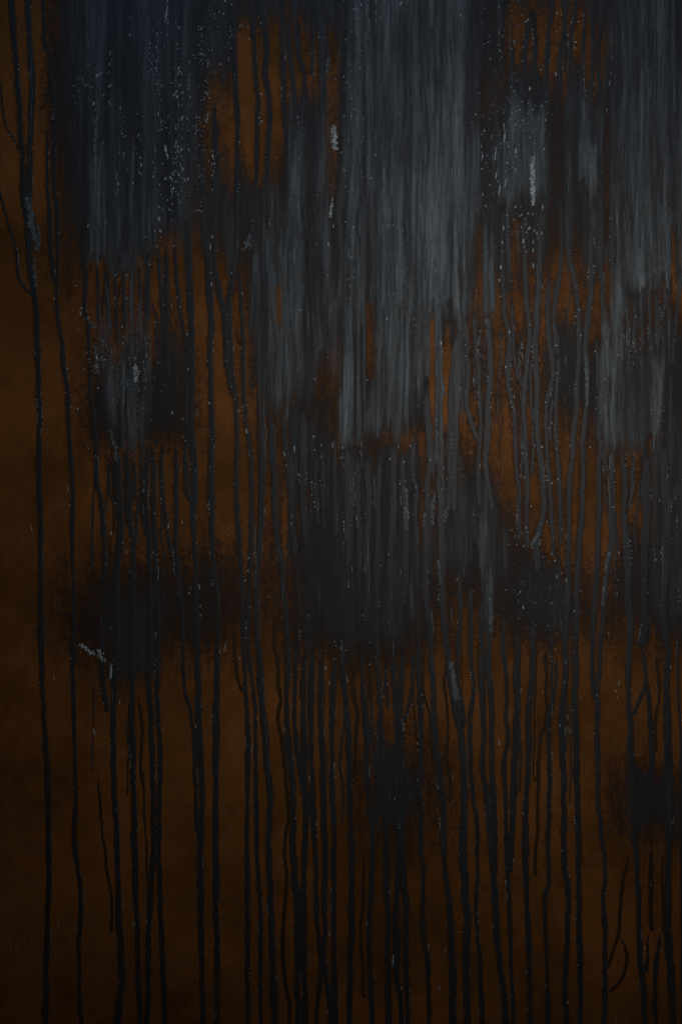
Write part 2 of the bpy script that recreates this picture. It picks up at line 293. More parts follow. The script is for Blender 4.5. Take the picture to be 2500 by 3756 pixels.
# --- gloss highlights painted as pale ribbons on the runs, some real smears
for t_, w_, tone_, p_ in (
        ('A', 14, .22, [(203, 150), (212, 450), (222, 620), (213, 800), (210, 1000), (207, 1250)]), ('A', 30, .26, [(215, 1440), (250, 1540), (262, 1640), (266, 1740)]),
        ('B', 14, .28, [(650, 160), (661, 500), (664, 640)]), ('B', 12, .30, [(852, 480), (855, 700), (858, 1000)]),
        ('C', 14, .42, [(1222, 1060), (1226, 1150), (1225, 1270)]), ('C', 12, .34, [(962, 1390), (970, 1570)]), ('C', 15, .30, [(1170, 1370), (1180, 1700)]),
        ('C', 14, .30, [(780, 1000), (792, 1180), (790, 1420)]), ('C', 12, .30, [(1112, 1330), (1130, 1740)]), ('C', 11, .30, [(885, 310), (890, 560)]),
        ('D', 13, .44, [(901, 90), (899, 300), (905, 540)]), ('D', 12, .36, [(961, 220), (967, 420), (962, 660)]), ('D', 12, .30, [(726, 130), (742, 350), (745, 520)]),
        ('E', 11, .40, [(252, 900), (262, 1150), (270, 1230), (270, 1520)]), ('E', 13, .34, [(1468, 1000), (1474, 1240), (1470, 1420)]), ('E', 20, .42, [(1222, 1580), (1232, 1680), (1236, 1750)]),
        ('E', 18, .40, [(1402, 1600), (1410, 1690), (1408, 1750)]), ('E', 10, .34, [(838, 1300), (844, 1500), (842, 1730)]), ('E', 10, .34, [(1012, 1450), (1015, 1740)]), ('E', 10, .34, [(1150, 1480), (1160, 1740)]),
        ('F', 13, .42, [(910, 690), (920, 850), (917, 1050)]), ('F', 11, .36, [(1340, 150), (1342, 380), (1352, 560)]), ('F', 12, .34, [(1170, 240), (1190, 500), (1180, 700)]), ('F', 11, .30, [(1130, 300), (1122, 560)]),
        ('F', 10, .28, [(510, 640), (492, 800), (478, 960)]), ('F', 12, .30, [(1115, 1180), (1108, 1330)]), ('F', 10, .34, [(1072, 1420), (1062, 1560), (1078, 1730)]),
        ('F', 11, .30, [(1245, 1480), (1222, 1640), (1200, 1720)]), ('F', 10, .26, [(235, 1000), (222, 1200)]), ('F', 10, .26, [(606, 1300), (618, 1480), (640, 1640)]),
        ('H', 14, .42, [(208, 10), (194, 200), (200, 350), (194, 540)]), ('H', 9, .40, [(255, 1330), (268, 1450), (281, 1590)]), ('H', 11, .38, [(342, 140), (362, 270), (390, 360)]), ('H', 12, .28, [(380, 430), (388, 640)]),
        ('H', 13, .30, [(962, 120), (976, 430), (962, 620)]), ('H', 11, .40, [(1540, 590), (1546, 800)]), ('H', 26, .50, [(1532, 1010), (1548, 1100), (1566, 1200)]), ('H', 22, .42, [(1224, -30), (1230, 60), (1222, 130)]),
        ('H', 14, .32, [(1290, 20), (1306, 130), (1312, 240)]), ('H', 10, .40, [(1396, 610), (1408, 720), (1412, 840)]), ('H', 10, .34, [(790, 860), (788, 1000), (790, 1060)]), ('H', 9, .30, [(912, 960), (925, 1080)]),
        ('H', 8, .26, [(968, 1380), (972, 1560)]), ('H', 14, .30, [(1446, 330), (1460, 470)]), ('H', 9, .26, [(1064, 1440), (1080, 1580)]), ('H', 16, .26, [(1118, 700), (1112, 860)]),
        ('I', 22, .44, [(0, 1080), (8, 1180), (18, 1270)]), ('I', 15, .34, [(42, 1220), (48, 1390)]), ('I', 9, .40, [(70, 1470), (82, 1580), (92, 1730)]), ('I', 17, .32, [(246, 540), (260, 640), (262, 770)]),
        ('I', 24, .36, [(600, 60), (572, 170), (552, 230)]), ('I', 15, .28, [(552, 220), (545, 320)]), ('I', 24, .46, [(1070, 270), (1055, 340), (1048, 380)]), ('I', 13, .36, [(1048, 420), (1030, 580), (1022, 640)]),
        ('I', 9, .36, [(1002, 940), (990, 1090)]), ('I', 9, .30, [(182, 930), (178, 1080)]), ('I', 9, .32, [(364, 960), (374, 1080)]), ('I', 12, .26, [(1440, 200), (1428, 700)]), ('I', 12, .22, [(1186, 60), (1200, 240)]),
        ('I', 10, .26, [(180, 620), (176, 740)]), ('I', 8, .26, [(968, 1340), (970, 1470)]),
        ('L', 9, .34, [(228, 110), (246, 200), (258, 360)]), ('L', 8, .28, [(326, 1270), (346, 1400)]), ('L', 8, .26, [(1038, 500), (1052, 620), (1050, 780)]), ('L', 7, .24, [(1052, 1000), (1056, 1090)]), ('L', 9, .20, [(1478, 180), (1484, 480)]),
        ('K', 8, .26, [(298, 100), (306, 260)]), ('K', 8, .22, [(274, 420), (276, 560)]), ('K', 8, .24, [(1472, 0), (1490, 160), (1496, 320)]), ('K', 8, .24, [(456, 60), (466, 220)]), ('K', 8, .22, [(978, 300), (1002, 480)]), ('K', 8, .22, [(1520, 820), (1536, 980)])):
    run(w_, tone_, 'painted_highlight', **{t_: p_})


def catmull(pts, step):
    pts = [pts[0]] + [q for k, q in enumerate(pts[1:], 1) if math.dist(q, pts[k - 1]) > 42 or k == len(pts) - 1]
    P = np.array([2 * np.array(pts[0]) - np.array(pts[1])] + list(map(np.array, pts)) + [2 * np.array(pts[-1]) - np.array(pts[-2])], dtype=float)
    out = []
    for i in range(1, len(P) - 2):
        a, b, c, d = P[i - 1:i + 3]
        n = max(2, int(np.hypot(*(c - b)) / step))
        for t in np.linspace(0, 1, n, endpoint=False):
            out.append(.5 * ((2 * b) + (c - a) * t + (2 * a - 5 * b + 4 * c - d) * t * t + (3 * b - a - 3 * c + d) * t ** 3))
    out.append(P[-2])
    return np.array(out)


# ------------------------------------------------------------------ paint fields (what was painted where, in photo pixels)
def reflect(v, hi):
    v = np.abs(v)
    return np.where(v > hi, 2 * hi - v, v)


def axis(lo, a, b, hi, fine, coarse):
    return np.concatenate([np.arange(lo, a, coarse), np.arange(a, b, fine), np.arange(b, hi + 1, coarse)]).astype(np.float32)


gx = axis(-760, -24, 2524, 3260, 4.0, 16.0)
gy = axis(-720, -24, 3780, 4878, 4.0, 16.0)
ny_ = len(gy)
X, Y = np.meshgrid(reflect(gx, W), reflect(gy, H))
X = X.astype(np.float32)
Y = Y.astype(np.float32)
# wandering of every soft edge
wx = X + 110 * (fbm(X, Y, 150, 210, 20) - .5) * sstep(1600, 2100, Y) + 46 * (fbm(X, Y, 90, 150, 26) - .5) + 16 * (noise(X, Y, 22, 30, 24) - .5)
wy = Y + 150 * (fbm(X, Y, 60, 160, 30) - .5) + 170 * (noise(X, Y, 26, 900, 36) - .5) + 90 * (noise(X, Y, 11, 700, 37) - .5) + 30 * (noise(X, Y, 16, 40, 34) - .5)


def soft(x0, x1, y0, y1, fx, fy):
    """box with soft wandering edges; fx, fy are the widths of the fade"""
    return (sstep(x0 - fx, x0 + fx, wx) * (1 - sstep(x1 - fx, x1 + fx, wx)) *
            sstep(y0 - fy, y0 + fy, wy) * (1 - sstep(y1 - fy, y1 + fy, wy)))


D = np.zeros_like(X)            # charcoal overspray


def dark(x0, x1, y0, y1, fx=35, fy=90, a=1.0):
    global D
    D = D + (1 - D) * a * soft(x0, x1, y0, y1, fx * 2.1, fy * 1.7)


def bare(x0, x1, y0, y1, fx=14, fy=60, a=1.0):
    global D
    D = D * (1 - a * soft(x0, x1, y0, y1, fx * 1.4, fy * 1.4))


# the top half is mostly covered
dark(270, 740, -300, 960, 60, 70)
dark(150, 300, -300, 500, 60, 160, .75)
dark(160, 300, 300, 1000, 60, 160, .55)
dark(700, 1300, -300, 1300, 50, 160)
dark(1240, 1800, -300, 1640, 40, 70)
dark(1760, 2560, -300, 960, 40, 110)
dark(2180, 2560, 500, 1650, 40, 90)
# bare brown seen between the runs, upper part
bare(858, 1050, 70, 640, 18, 120, 1.0)
bare(745, 860, 230, 640, 22, 120, .75)
bare(1030, 1180, 60, 330, 30, 70, .7)
bare(1190, 1236, 80, 330, 10, 60, .75)
bare(1200, 1245, 300, 760, 12, 80, .4)
bare(1840, 2235, 30, 340, 44, 70, .74)
bare(1745, 1830, 330, 520, 16, 70, .45)
bare(560, 720, 640, 980, 40, 100, .45)
bare(20, 160, 60, 900, 30, 100, .8)
# middle band
bare(330, 560, 960, 1240, 16, 60)
bare(560, 690, 900, 1330, 18, 90)
bare(690, 850, 900, 2060, 16, 120)
bare(846, 872, 1060, 2040, 8, 60)
bare(880, 935, 930, 1330, 12, 90, .55)
bare(845, 1010, 1520, 2100, 14, 70, .9)
bare(1012, 1037, 1050, 1190, 5, 20, .8)
bare(1000, 1090, 1420, 2100, 16, 70, .85)
bare(1130, 1250, 1540, 1960, 20, 80, .6)
bare(1222, 1262, 1190, 1330, 10, 60, .5)
bare(1340, 1372, 1100, 1380, 8, 40, .45)
bare(1575, 1596, 1165, 1600, 6, 26, .95)
bare(1620, 1658, 1290, 1560, 9, 40)
bare(1420, 1680, 1600, 2060, 16, 60, .9)
bare(1680, 1960, 1060, 1640, 16, 60)
bare(1960, 2260, 1020, 1240, 22, 60, .75)
bare(2170, 2260, 1040, 1230, 14, 40)
bare(2440, 2560, 1000, 1290, 24, 60, .9)
bare(1900, 2200, 1430, 2060, 20, 60)
bare(2160, 2560, 1640, 2050, 20, 70)
bare(2270, 2440, 1080, 1260, 10, 30, .5)
# dark clouds over the lower half
dark(1830, 1930, 900, 1080, 24, 60, .95)
dark(1990, 2200, 1190, 1520, 34, 60, .95)
dark(2210, 2560, 1220, 1620, 30, 80, .85)
dark(1660, 1810, 1620, 1880, 26, 60, .75)
dark(330, 690, 1270, 1650, 40, 80)
dark(250, 330, 1230, 1480, 36, 100, .45)
dark(640, 720, 1500, 1640, 26, 60, .5)
dark(330, 600, 2180, 2480, 70, 120, .85)
dark(190, 640, 2140, 2420, 90, 120, .5)
dark(620, 880, 2100, 2310, 50, 70, .9)
dark(760, 880, 2000, 2360, 60, 90, .6)
dark(1060, 1560, 1960, 2380, 36, 60)
dark(1080, 1380, 1860, 2420, 50, 80, .7)
dark(1560, 1860, 1760, 2150, 30, 80)
dark(1840, 2110, 2050, 2330, 30, 60)
dark(1830, 1960, 1880, 2200, 40, 60, .6)
dark(2280, 2560, 1960, 2360, 40, 70, .95)
dark(2210, 2300, 2100, 2330, 40, 60, .5)
dark(2170, 2330, 2650, 2920, 50, 90, .5)
dark(1360, 1540, 2740, 3080, 60, 140, .5)
dark(1280, 1680, 2600, 3000, 70, 120, .45)
dark(2300, 2560, 2790, 3090, 60, 90, .9)
dark(2190, 2330, 2790, 3090, 50, 90, .6)
dark(2370, 2440, 3120, 3480, 40, 60, .6)
dark(560, 700, 1080, 1300, 30, 60, .45)
dark(1000, 1260, 1480, 1960, 60, 120, .5)
dark(1560, 1700, 1560, 1760, 40, 80, .4)
dark(700, 860, 2380, 2560, 80, 120, .3)
dark(0, 60, 1100, 1330, 60, 120, .3)
dark(40, 330, 1040, 1260, 90, 130, .35)
dark(30, 220, 1700, 2050, 120, 200, .12)

# a wide thin haze of spray surrounds every cloud
def blur(a, r):
    for ax in (0, 1):
        for _ in range(2):
            p = np.concatenate([np.repeat(a.take([0], ax), r + 1, ax), a, np.repeat(a.take([-1], ax), r, ax)], ax)
            c = np.cumsum(p, ax, dtype=np.float64)
            n = a.shape[ax]
            a = ((c.take(range(2 * r + 1, 2 * r + 1 + n), ax) - c.take(range(0, n), ax)) / (2 * r + 1)).astype(np.float32)
    return a


D = np.clip(.52 * D + .38 * blur(D, 12) + .22 * blur(D, 50), 0, 1)
D = np.clip(D + .30 * (fbm(X, Y, 300, 420, 51, 3) - .45), 0, 1)
for x0_, x1_, y0_, y1_, a_ in ((872, 985, 190, 600, .66), (990, 1040, 110, 330, .5), (1690, 1850, 1300, 1660, .5), (2200, 2340, 2460, 2640, .6), (1640, 1700, 2420, 2700, .5), (790, 850, 1380, 1990, .5), (40, 140, 250, 900, .4)):
    D = D * (1 - a_ * soft(x0_, x1_, y0_, y1_, 40, 130))
for x0_, x1_, y0_, y1_ in ((1146, 1162, 1540, 1800), (1196, 1222, 1540, 1760), (1088, 1104, 1500, 1900), (1282, 1296, 1640, 1880), (1404, 1428, 1640, 1990), (1450, 1466, 1700, 2020), (1500, 1516, 1620, 1900), (1552, 1566, 1640, 1990), (1034, 1050, 1480, 2060), (1596, 1608, 1850, 2120)) + tuple((q_, q_ + 6 + (q_ * 7) % 14, 1500 + (q_ * 13) % 240, 1700 + (q_ * 29) % 320) for q_ in range(1048, 1690, 37)):
    m_ = sstep(x0_ - 7, x0_ + 7, X + 12 * (noise(X, Y, 60, 130, 150) - .5)) * (1 - sstep(x1_ - 7, x1_ + 7, X + 12 * (noise(X, Y, 60, 130, 151) - .5))) * sstep(y0_ - 70, y0_ + 70, Y) * (1 - sstep(y1_ - 90, y1_ + 90, Y))
    D = D * (1 - .8 * m_)
D = D + (blur(D, 24) - D) * .75 * sstep(1850, 2150, Y)
# every run stains a narrow margin beside it
stain = np.zeros_like(D)
fx_, fy_ = (gx >= -24) & (gx < 2524), (gy >= -24) & (gy < 3780)
ox_, oy_ = int(np.argmax(fx_)), int(np.argmax(fy_))
for w_, t_, p_, n_ in runs:
    if n_ != 'paint_drip':
        continue
    for cx_, cy_ in catmull(p_, 5):
        a_ = oy_ + int((cy_ + 24) / 4)
        b_, c_ = ox_ + int((cx_ - w_ * .58 + 24) / 4), ox_ + int((cx_ + w_ * .58 + 24) / 4)
        if 0 <= a_ < ny_:
            stain[a_, max(b_, 0):max(c_ + 1, 0)] = 1 if t_ >= 0 else .5
low_ = 1 - sstep(1500, 2600, Y)
D = np.maximum(D, np.clip(1.15 * blur(stain, 1), 0, 1) * (.22 + .2 * low_) + (.05 + .22 * low_) * blur(stain, 7))
D = np.clip(D + (1 - D) * (.10 * soft(260, 2600, -300, 1000, 60, 200) + .42 * soft(140, 2560, 2060, 2380, 160, 170) + .18 * soft(300, 2600, 1200, 2100, 200, 200) + .16 * soft(1680, 2260, 900, 1600, 80, 150) + .25 * soft(1250, 1750, 2650, 3100, 120, 200)), 0, 1)
# speckled, dusty edge: the spray breaks into dots where it thins out
fine = fbm(X, Y, 13, 15, 40, 2)
spot = noise(X, Y, 9, 10, 45)
Dd = np.clip(D + (fine - .5) * 1.0 * (1 - np.abs(2 * D - 1)) + (spot - .5) * .6 * (1 - np.abs(2 * D - 1)), 0, 1)
D = .80 * D + .20 * sstep(.20, .80, Dd)
# loose dark dots outside the clouds
dots = sstep(.80, .90, noise(X, Y, 15, 17, 47) * .6 + .4 * noise(X, Y, 110, 130, 48) + .12)
D = np.maximum(D, dots * .35 * sstep(.50, .75, fbm(X, Y, 260, 260, 49, 2)))

# ------- slate-grey runs over the charcoal
streak_x = X + 30 * (noise(X, Y, 200, 420, 60) - .5)
ST = (.42 * noise(streak_x, Y, 34, 700, 61) + .34 * noise(streak_x, Y, 13, 420, 62) + .24 * noise(streak_x, Y, 7, 260, 63))
ST = np.clip((ST - .5) * 2.6 + .5, 0, 1)
BR = noise(X, Y, 120, 260, 66)          # broad patchiness

curtains = []                            # (mask, name label)


def curtain(x0, x1, y0, y1, light, fx=12, fy=90, amp=60, seed=0, contrast=.75, part=True, blue=0.0, slant=0.0, nx=15):
    xs = X + slant * (Y - (y0 + y1) / 2) + 14 * (noise(X, Y, 50, 170, 70 + seed) - .5)
    n1 = noise(xs, 0, nx, 10, 71 + seed)
    slot = sstep(.52, .80, n1) * (.3 + .9 * noise(xs, 0, 47, 10, 73 + seed))
    yb = y1 + amp * 1.5 * (noise(xs, 0, 90, 10, 72 + seed) - .5) + amp * .5 - slot * (amp * 1.6 + 40)
    xe = xs + 46 * (noise(xs, Y, 12, 520, 75 + seed) - .5)
    m = sstep(x0 - fx * 1.9, x0 + fx * 1.9, xe) * (1 - sstep(x1 - fx * 1.9, x1 + fx * 1.9, xe))
    hem = np.where(slot > .12, 9, 60 + amp * .9)
    m = m * sstep(y0 - fy, y0 + fy, wy) * (1 - sstep(-hem, hem * .4, Y - yb))
    v = light * (1 - contrast + contrast * 1.55 * ST) * (.75 + .5 * BR)
    curtains.append((m, np.clip(v, 0, 1), part, blue))


# blue-black field upper left
curtain(300, 720, -300, 900, .27, 26, 60, 80, 1, .9, True, 1.0)
curtain(322, 392, 540, 985, .50, 9, 70, 26, 2, .45, True, .2)
curtain(400, 520, 860, 1015, .40, 14, 50, 34, 3, .6, True, .5)
curtain(452, 492, 430, 1000, .34, 8, 90, 50, 4, .5, True, .3)
curtain(668, 704, -200, 880, .26, 8, 90, 60, 5, .5, False, .5)
# the left shoulder of the middle curtain
curtain(1035, 1280, 430, 1420, .34, 18, 160, 120, 6, .8, True, .1, .05)
curtain(930, 1180, 860, 1480, .42, 20, 90, 110, 7, .8, True, 0, .10)
curtain(905, 985, 840, 1240, .34, 12, 60, 60, 8, .6, False, .2, .05)
# the middle curtain
curtain(1275, 1735, -300, 1180, .52, 26, 60, 60, 9, .62, True, .15, 0, 19)
curtain(1530, 1735, 120, 1175, .70, 26, 180, 36, 10, .5, True, 0, .03, 22)
curtain(1275, 1330, -300, 1700, .55, 9, 60, 60, 11, .5, True, 0)
curtain(1360, 1505, 1000, 1620, .66, 10, 90, 46, 12, .5, True, 0, .03, 17)
curtain(1240, 1292, 1100, 1650, .56, 8, 60, 26, 13, .5, True, 0)
curtain(1500, 1570, 1000, 1480, .45, 12, 60, 90, 14, .6, True, 0)
curtain(1590, 1625, 1000, 1800, .56, 7, 60, 70, 15, .5, True, 0)
curtain(1776, 1812, 850, 1180, .6, 7, 70, 20, 16, .4, True, 0)
curtain(1660, 1690, 1100, 1560, .5, 8, 60, 60, 17, .5, False, 0)
# right of the middle
curtain(1815, 2005, 420, 745, .66, 20, 70, 40, 18, .35, True, .1)
curtain(2122, 2208, 400, 730, .56, 9, 50, 40, 19, .35, True, 0)
curtain(2075, 2095, 520, 1000, .4, 6, 60, 60, 20, .4, False, .2)
curtain(2000, 2010, 640, 1000, .3, 8, 60, 60, 21, .4, False, 0)
curtain(2250, 2560, -300, 1060, .48, 34, 80, 40, 22, .62, True, .1, 0, 18)
curtain(2290, 2430, 250, 1072, .64, 22, 120, 26, 23, .5, True, 0, 0, 18)
curtain(2250, 2300, 640, 1650, .50, 9, 60, 60, 24, .5, True, 0)
curtain(2196, 2440, 1230, 1610, .48, 14, 80, 80, 25, .75, True, 0, .03)
curtain(2300, 2360, 1200, 1700, .52, 10, 60, 50, 26, .55, True, 0, .04)
# rubbed patch under the blue field
curtain(366, 476, 1180, 1620, .44, 16, 170, 110, 27, .45, True, .1, -.12)
curtain(430, 556, 1160, 1650, .42, 18, 170, 90, 28, .5, True, .1)
# faint greyer veil in the lower clouds
curtain(1560, 1850, 1780, 2140, .24, 34, 130, 110, 29, .95, False, .3)
curtain(1080, 1400, 1500, 2360, .05, 40, 160, 90, 30, .7, False, 0)
curtain(1260, 1560, 1640, 2420, .08, 16, 60, 80, 31, .95, False, .1)
curtain(1040, 1260, 1380, 1900, .09, 16, 90, 120, 32, .9, False, 0)
curtain(1770, 1810, 1900, 2350, .34, 8, 60, 40, 33, .6, False, .2)
curtain(380, 600, 2180, 2500, .10, 40, 90, 60, 34, .6, False, .2)
curtain(1900, 2110, 2060, 2330, .10, 20, 60, 40, 35, .6, False, .3)
curtain(2380, 2560, 1560, 2300, .14, 20, 90, 90, 36, .8, False, .3)
curtain(1340, 1540, 2700, 3080, .10, 24, 90, 60, 37, .8, False, .2)
curtain(2290, 2500, 2800, 3100, .08, 24, 60, 60, 38, .8, False, .3)

G = np.zeros_like(X)
B = np.zeros_like(X)
own = np.full(X.shape, -1, dtype=np.int16)
best = np.full(X.shape, .42, dtype=np.float32)
for i, (m, v, part, bl) in enumerate(curtains):
    g = m * v
    B = B + (bl - B) * m * (g > G * .8)
    G = G * (1 - m) + np.maximum(G, g) * m
    D = np.maximum(D, m * .92)
    if part:
        up = m > best
        own[up] = i
        best[up] = np.maximum(best, m - .08)[up]

veil = sstep(.35, .95, D) * (1 - sstep(900, 1500, Y + 400 * (noise(X, 0, 60, 1, 140) - .5))) * sstep(150, 420, X)
G = np.maximum(G, veil * (.05 + .30 * ST * fbm(X, Y, 120, 420, 141, 3)))
B = np.maximum(B, veil * .45 * (1 - sstep(200, 900, Y)))

# dark lanes and slits cut down through the grey runs
def lane(x0, x1, y0, y1, a=.8, bare_a=0.0, fx=5, fy=26):
    global G, D
    m = (sstep(x0 - fx, x0 + fx, X + 10 * (noise(X, Y, 40, 130, 81) - .5)) * (1 - sstep(x1 - fx, x1 + fx, X + 10 * (noise(X, Y, 40, 130, 82) - .5))) *
         sstep(y0 - fy, y0 + fy, Y) * (1 - sstep(y1 - fy, y1 + fy, Y)))
    G = G * (1 - a * m)
    D = D * (1 - bare_a * m)
    own[m > .5] = -1


lane(1400, 1540, 330, 640, .45, 0, 50, 160)
lane(1440, 1530, 60, 300, .5, 0, 40, 90)
lane(1292, 1310, 1210, 1660, .8, .15)
lane(1342, 1374, 1100, 1400, .85, .35, 7)
lane(1458, 1470, 1115, 1300, .8, .1)
lane(1575, 1594, 1165, 1620, .95, .9)
lane(1620, 1656, 1280, 1570, .95, .95, 7)
lane(1636, 1650, 1190, 1280, .8, .6)
lane(1195, 1238, 300, 720, .7, .35, 9, 60)
lane(1205, 1225, 720, 1000, .5, 0, 9, 60)
lane(1012, 1036, 1050, 1190, .9, .8)
lane(1120, 1175, 950, 1100, .5, 0, 18, 60)
lane(1210, 1250, 1080, 1700, .55, .2, 12, 80)
lane(1130, 1215, 1330, 1560, .5, .15, 22, 80)
lane(2208, 2236, 330, 900, .8, .2, 7)
lane(2010, 2070, 330, 1000, .85, .15, 10, 60)
lane(2096, 2122, 420, 1000, .7, .1, 8, 60)
lane(1836, 1850, 740, 1000, .8, .2)
lane(1868, 1912, 790, 1000, .8, .3, 8)
lane(1738, 1772, 800, 1180, .85, .3, 9, 60)
lane(2276, 2288, 700, 1060, .7, .1)
lane(2448, 2470, 690, 790, .5, .2)
lane(2460, 2476, 830, 1060, .85, .5)
lane(2490, 2500, 860, 1000, .6, .5)
lane(2330, 2350, 1270, 1600, .55, 0, 8)
lane(2480, 2540, -100, 420, .55, 0, 26, 120)
lane(1640, 1760, 60, 420, .25, 0, 40, 90)
lane(1760, 1850, 0, 300, .5, 0, 30, 90)
for k in range(46):                       # narrow slits nobody placed by hand
    cx = rng.choice([rng.uniform(1285, 1740), rng.uniform(1285, 1740), rng.uniform(2250, 2490), rng.uniform(1000, 1270)])
    cy = rng.uniform(60, 1000)
    lane(cx, cx + rng.uniform(3, 7), cy, cy + rng.uniform(90, 380), rng.uniform(.35, .75), 0, 3, 40)

for k in range(230):
    zone = random.choice(((1280, 1745, 0, 1150), (1280, 1745, 0, 1150), (1520, 1745, 150, 1150), (2245, 2500, 0, 1050), (940, 1280, 600, 1450), (940, 1280, 700, 1450), (1250, 1520, 1150, 1620), (300, 720, 0, 950), (300, 720, 0, 950),
                          (2200, 2440, 1150, 1600), (1560, 1850, 1780, 2120), (1050, 1560, 1500, 2300), (1800, 2260, 420, 1000), (360, 560, 1250, 1640), (1040, 1280, 0, 600), (1750, 2260, 0, 420)))
    cx = random.uniform(zone[0], zone[1])
    y0_ = random.uniform(zone[2] - 100, zone[3] - 120)
    y1_ = min(y0_ + random.uniform(160, 700), zone[3] + 30)
    wd = random.uniform(3.5, 9)
    lo = np.searchsorted(gx, cx - 70)
    hi_ = np.searchsorted(gx, cx + 70)
    xx, yy = X[:, lo:hi_], Y[:, lo:hi_]
    path = cx + (yy - y0_) * random.uniform(-.035, .03) + 26 * (noise(yy, 0, 210, 1, 1000 + k) - .5) + 7 * (noise(yy, 0, 45, 1, 1300 + k) - .5)
    prof = np.exp(-((xx - path) / (wd * (.6 + .8 * noise(yy, 0, 80, 1, 1600 + k)))) ** 2) * sstep(y0_, y0_ + 120, yy) * (1 - sstep(y1_ - 120, y1_, yy))
    if random.random() < .62:
        G[:, lo:hi_] = np.clip(G[:, lo:hi_] + prof * random.uniform(.06, .22), 0, 1)
    else:
        G[:, lo:hi_] *= 1 - prof * random.uniform(.3, .75)

# fine weave and grit in the grey
G = np.clip(G * (.82 + .36 * fbm(X, Y, 11, 16, 90, 2)), 0, 1)
# one long hairline scratch
hair = (1 - sstep(1.5, 5, np.abs(Y - 466 - 6 * np.sin(X / 210)))) * sstep(210, 260, X) * (1 - sstep(1040, 1110, X)) * (noise(X, 0, 40, 10, 95) > .42)
RUST = np.clip(.5 + 1.5 * (fbm(X, Y, 300, 280, 100, 3) - .5) + .7 * (fbm(X, Y, 46, 50, 105, 3) - .5), 0, 1)
D = np.clip(D - hair * .25, 0, 1)
PAINT = np.stack([D, G, np.clip(B, 0, 1), RUST], axis=-1).astype(np.float32)


def sample(px, py, ch):
    i = int(np.clip(np.searchsorted(gx, px), 0, len(gx) - 1))
    j = int(np.clip(np.searchsorted(gy, py), 0, len(gy) - 1))
    return float(PAINT[j, i, ch])


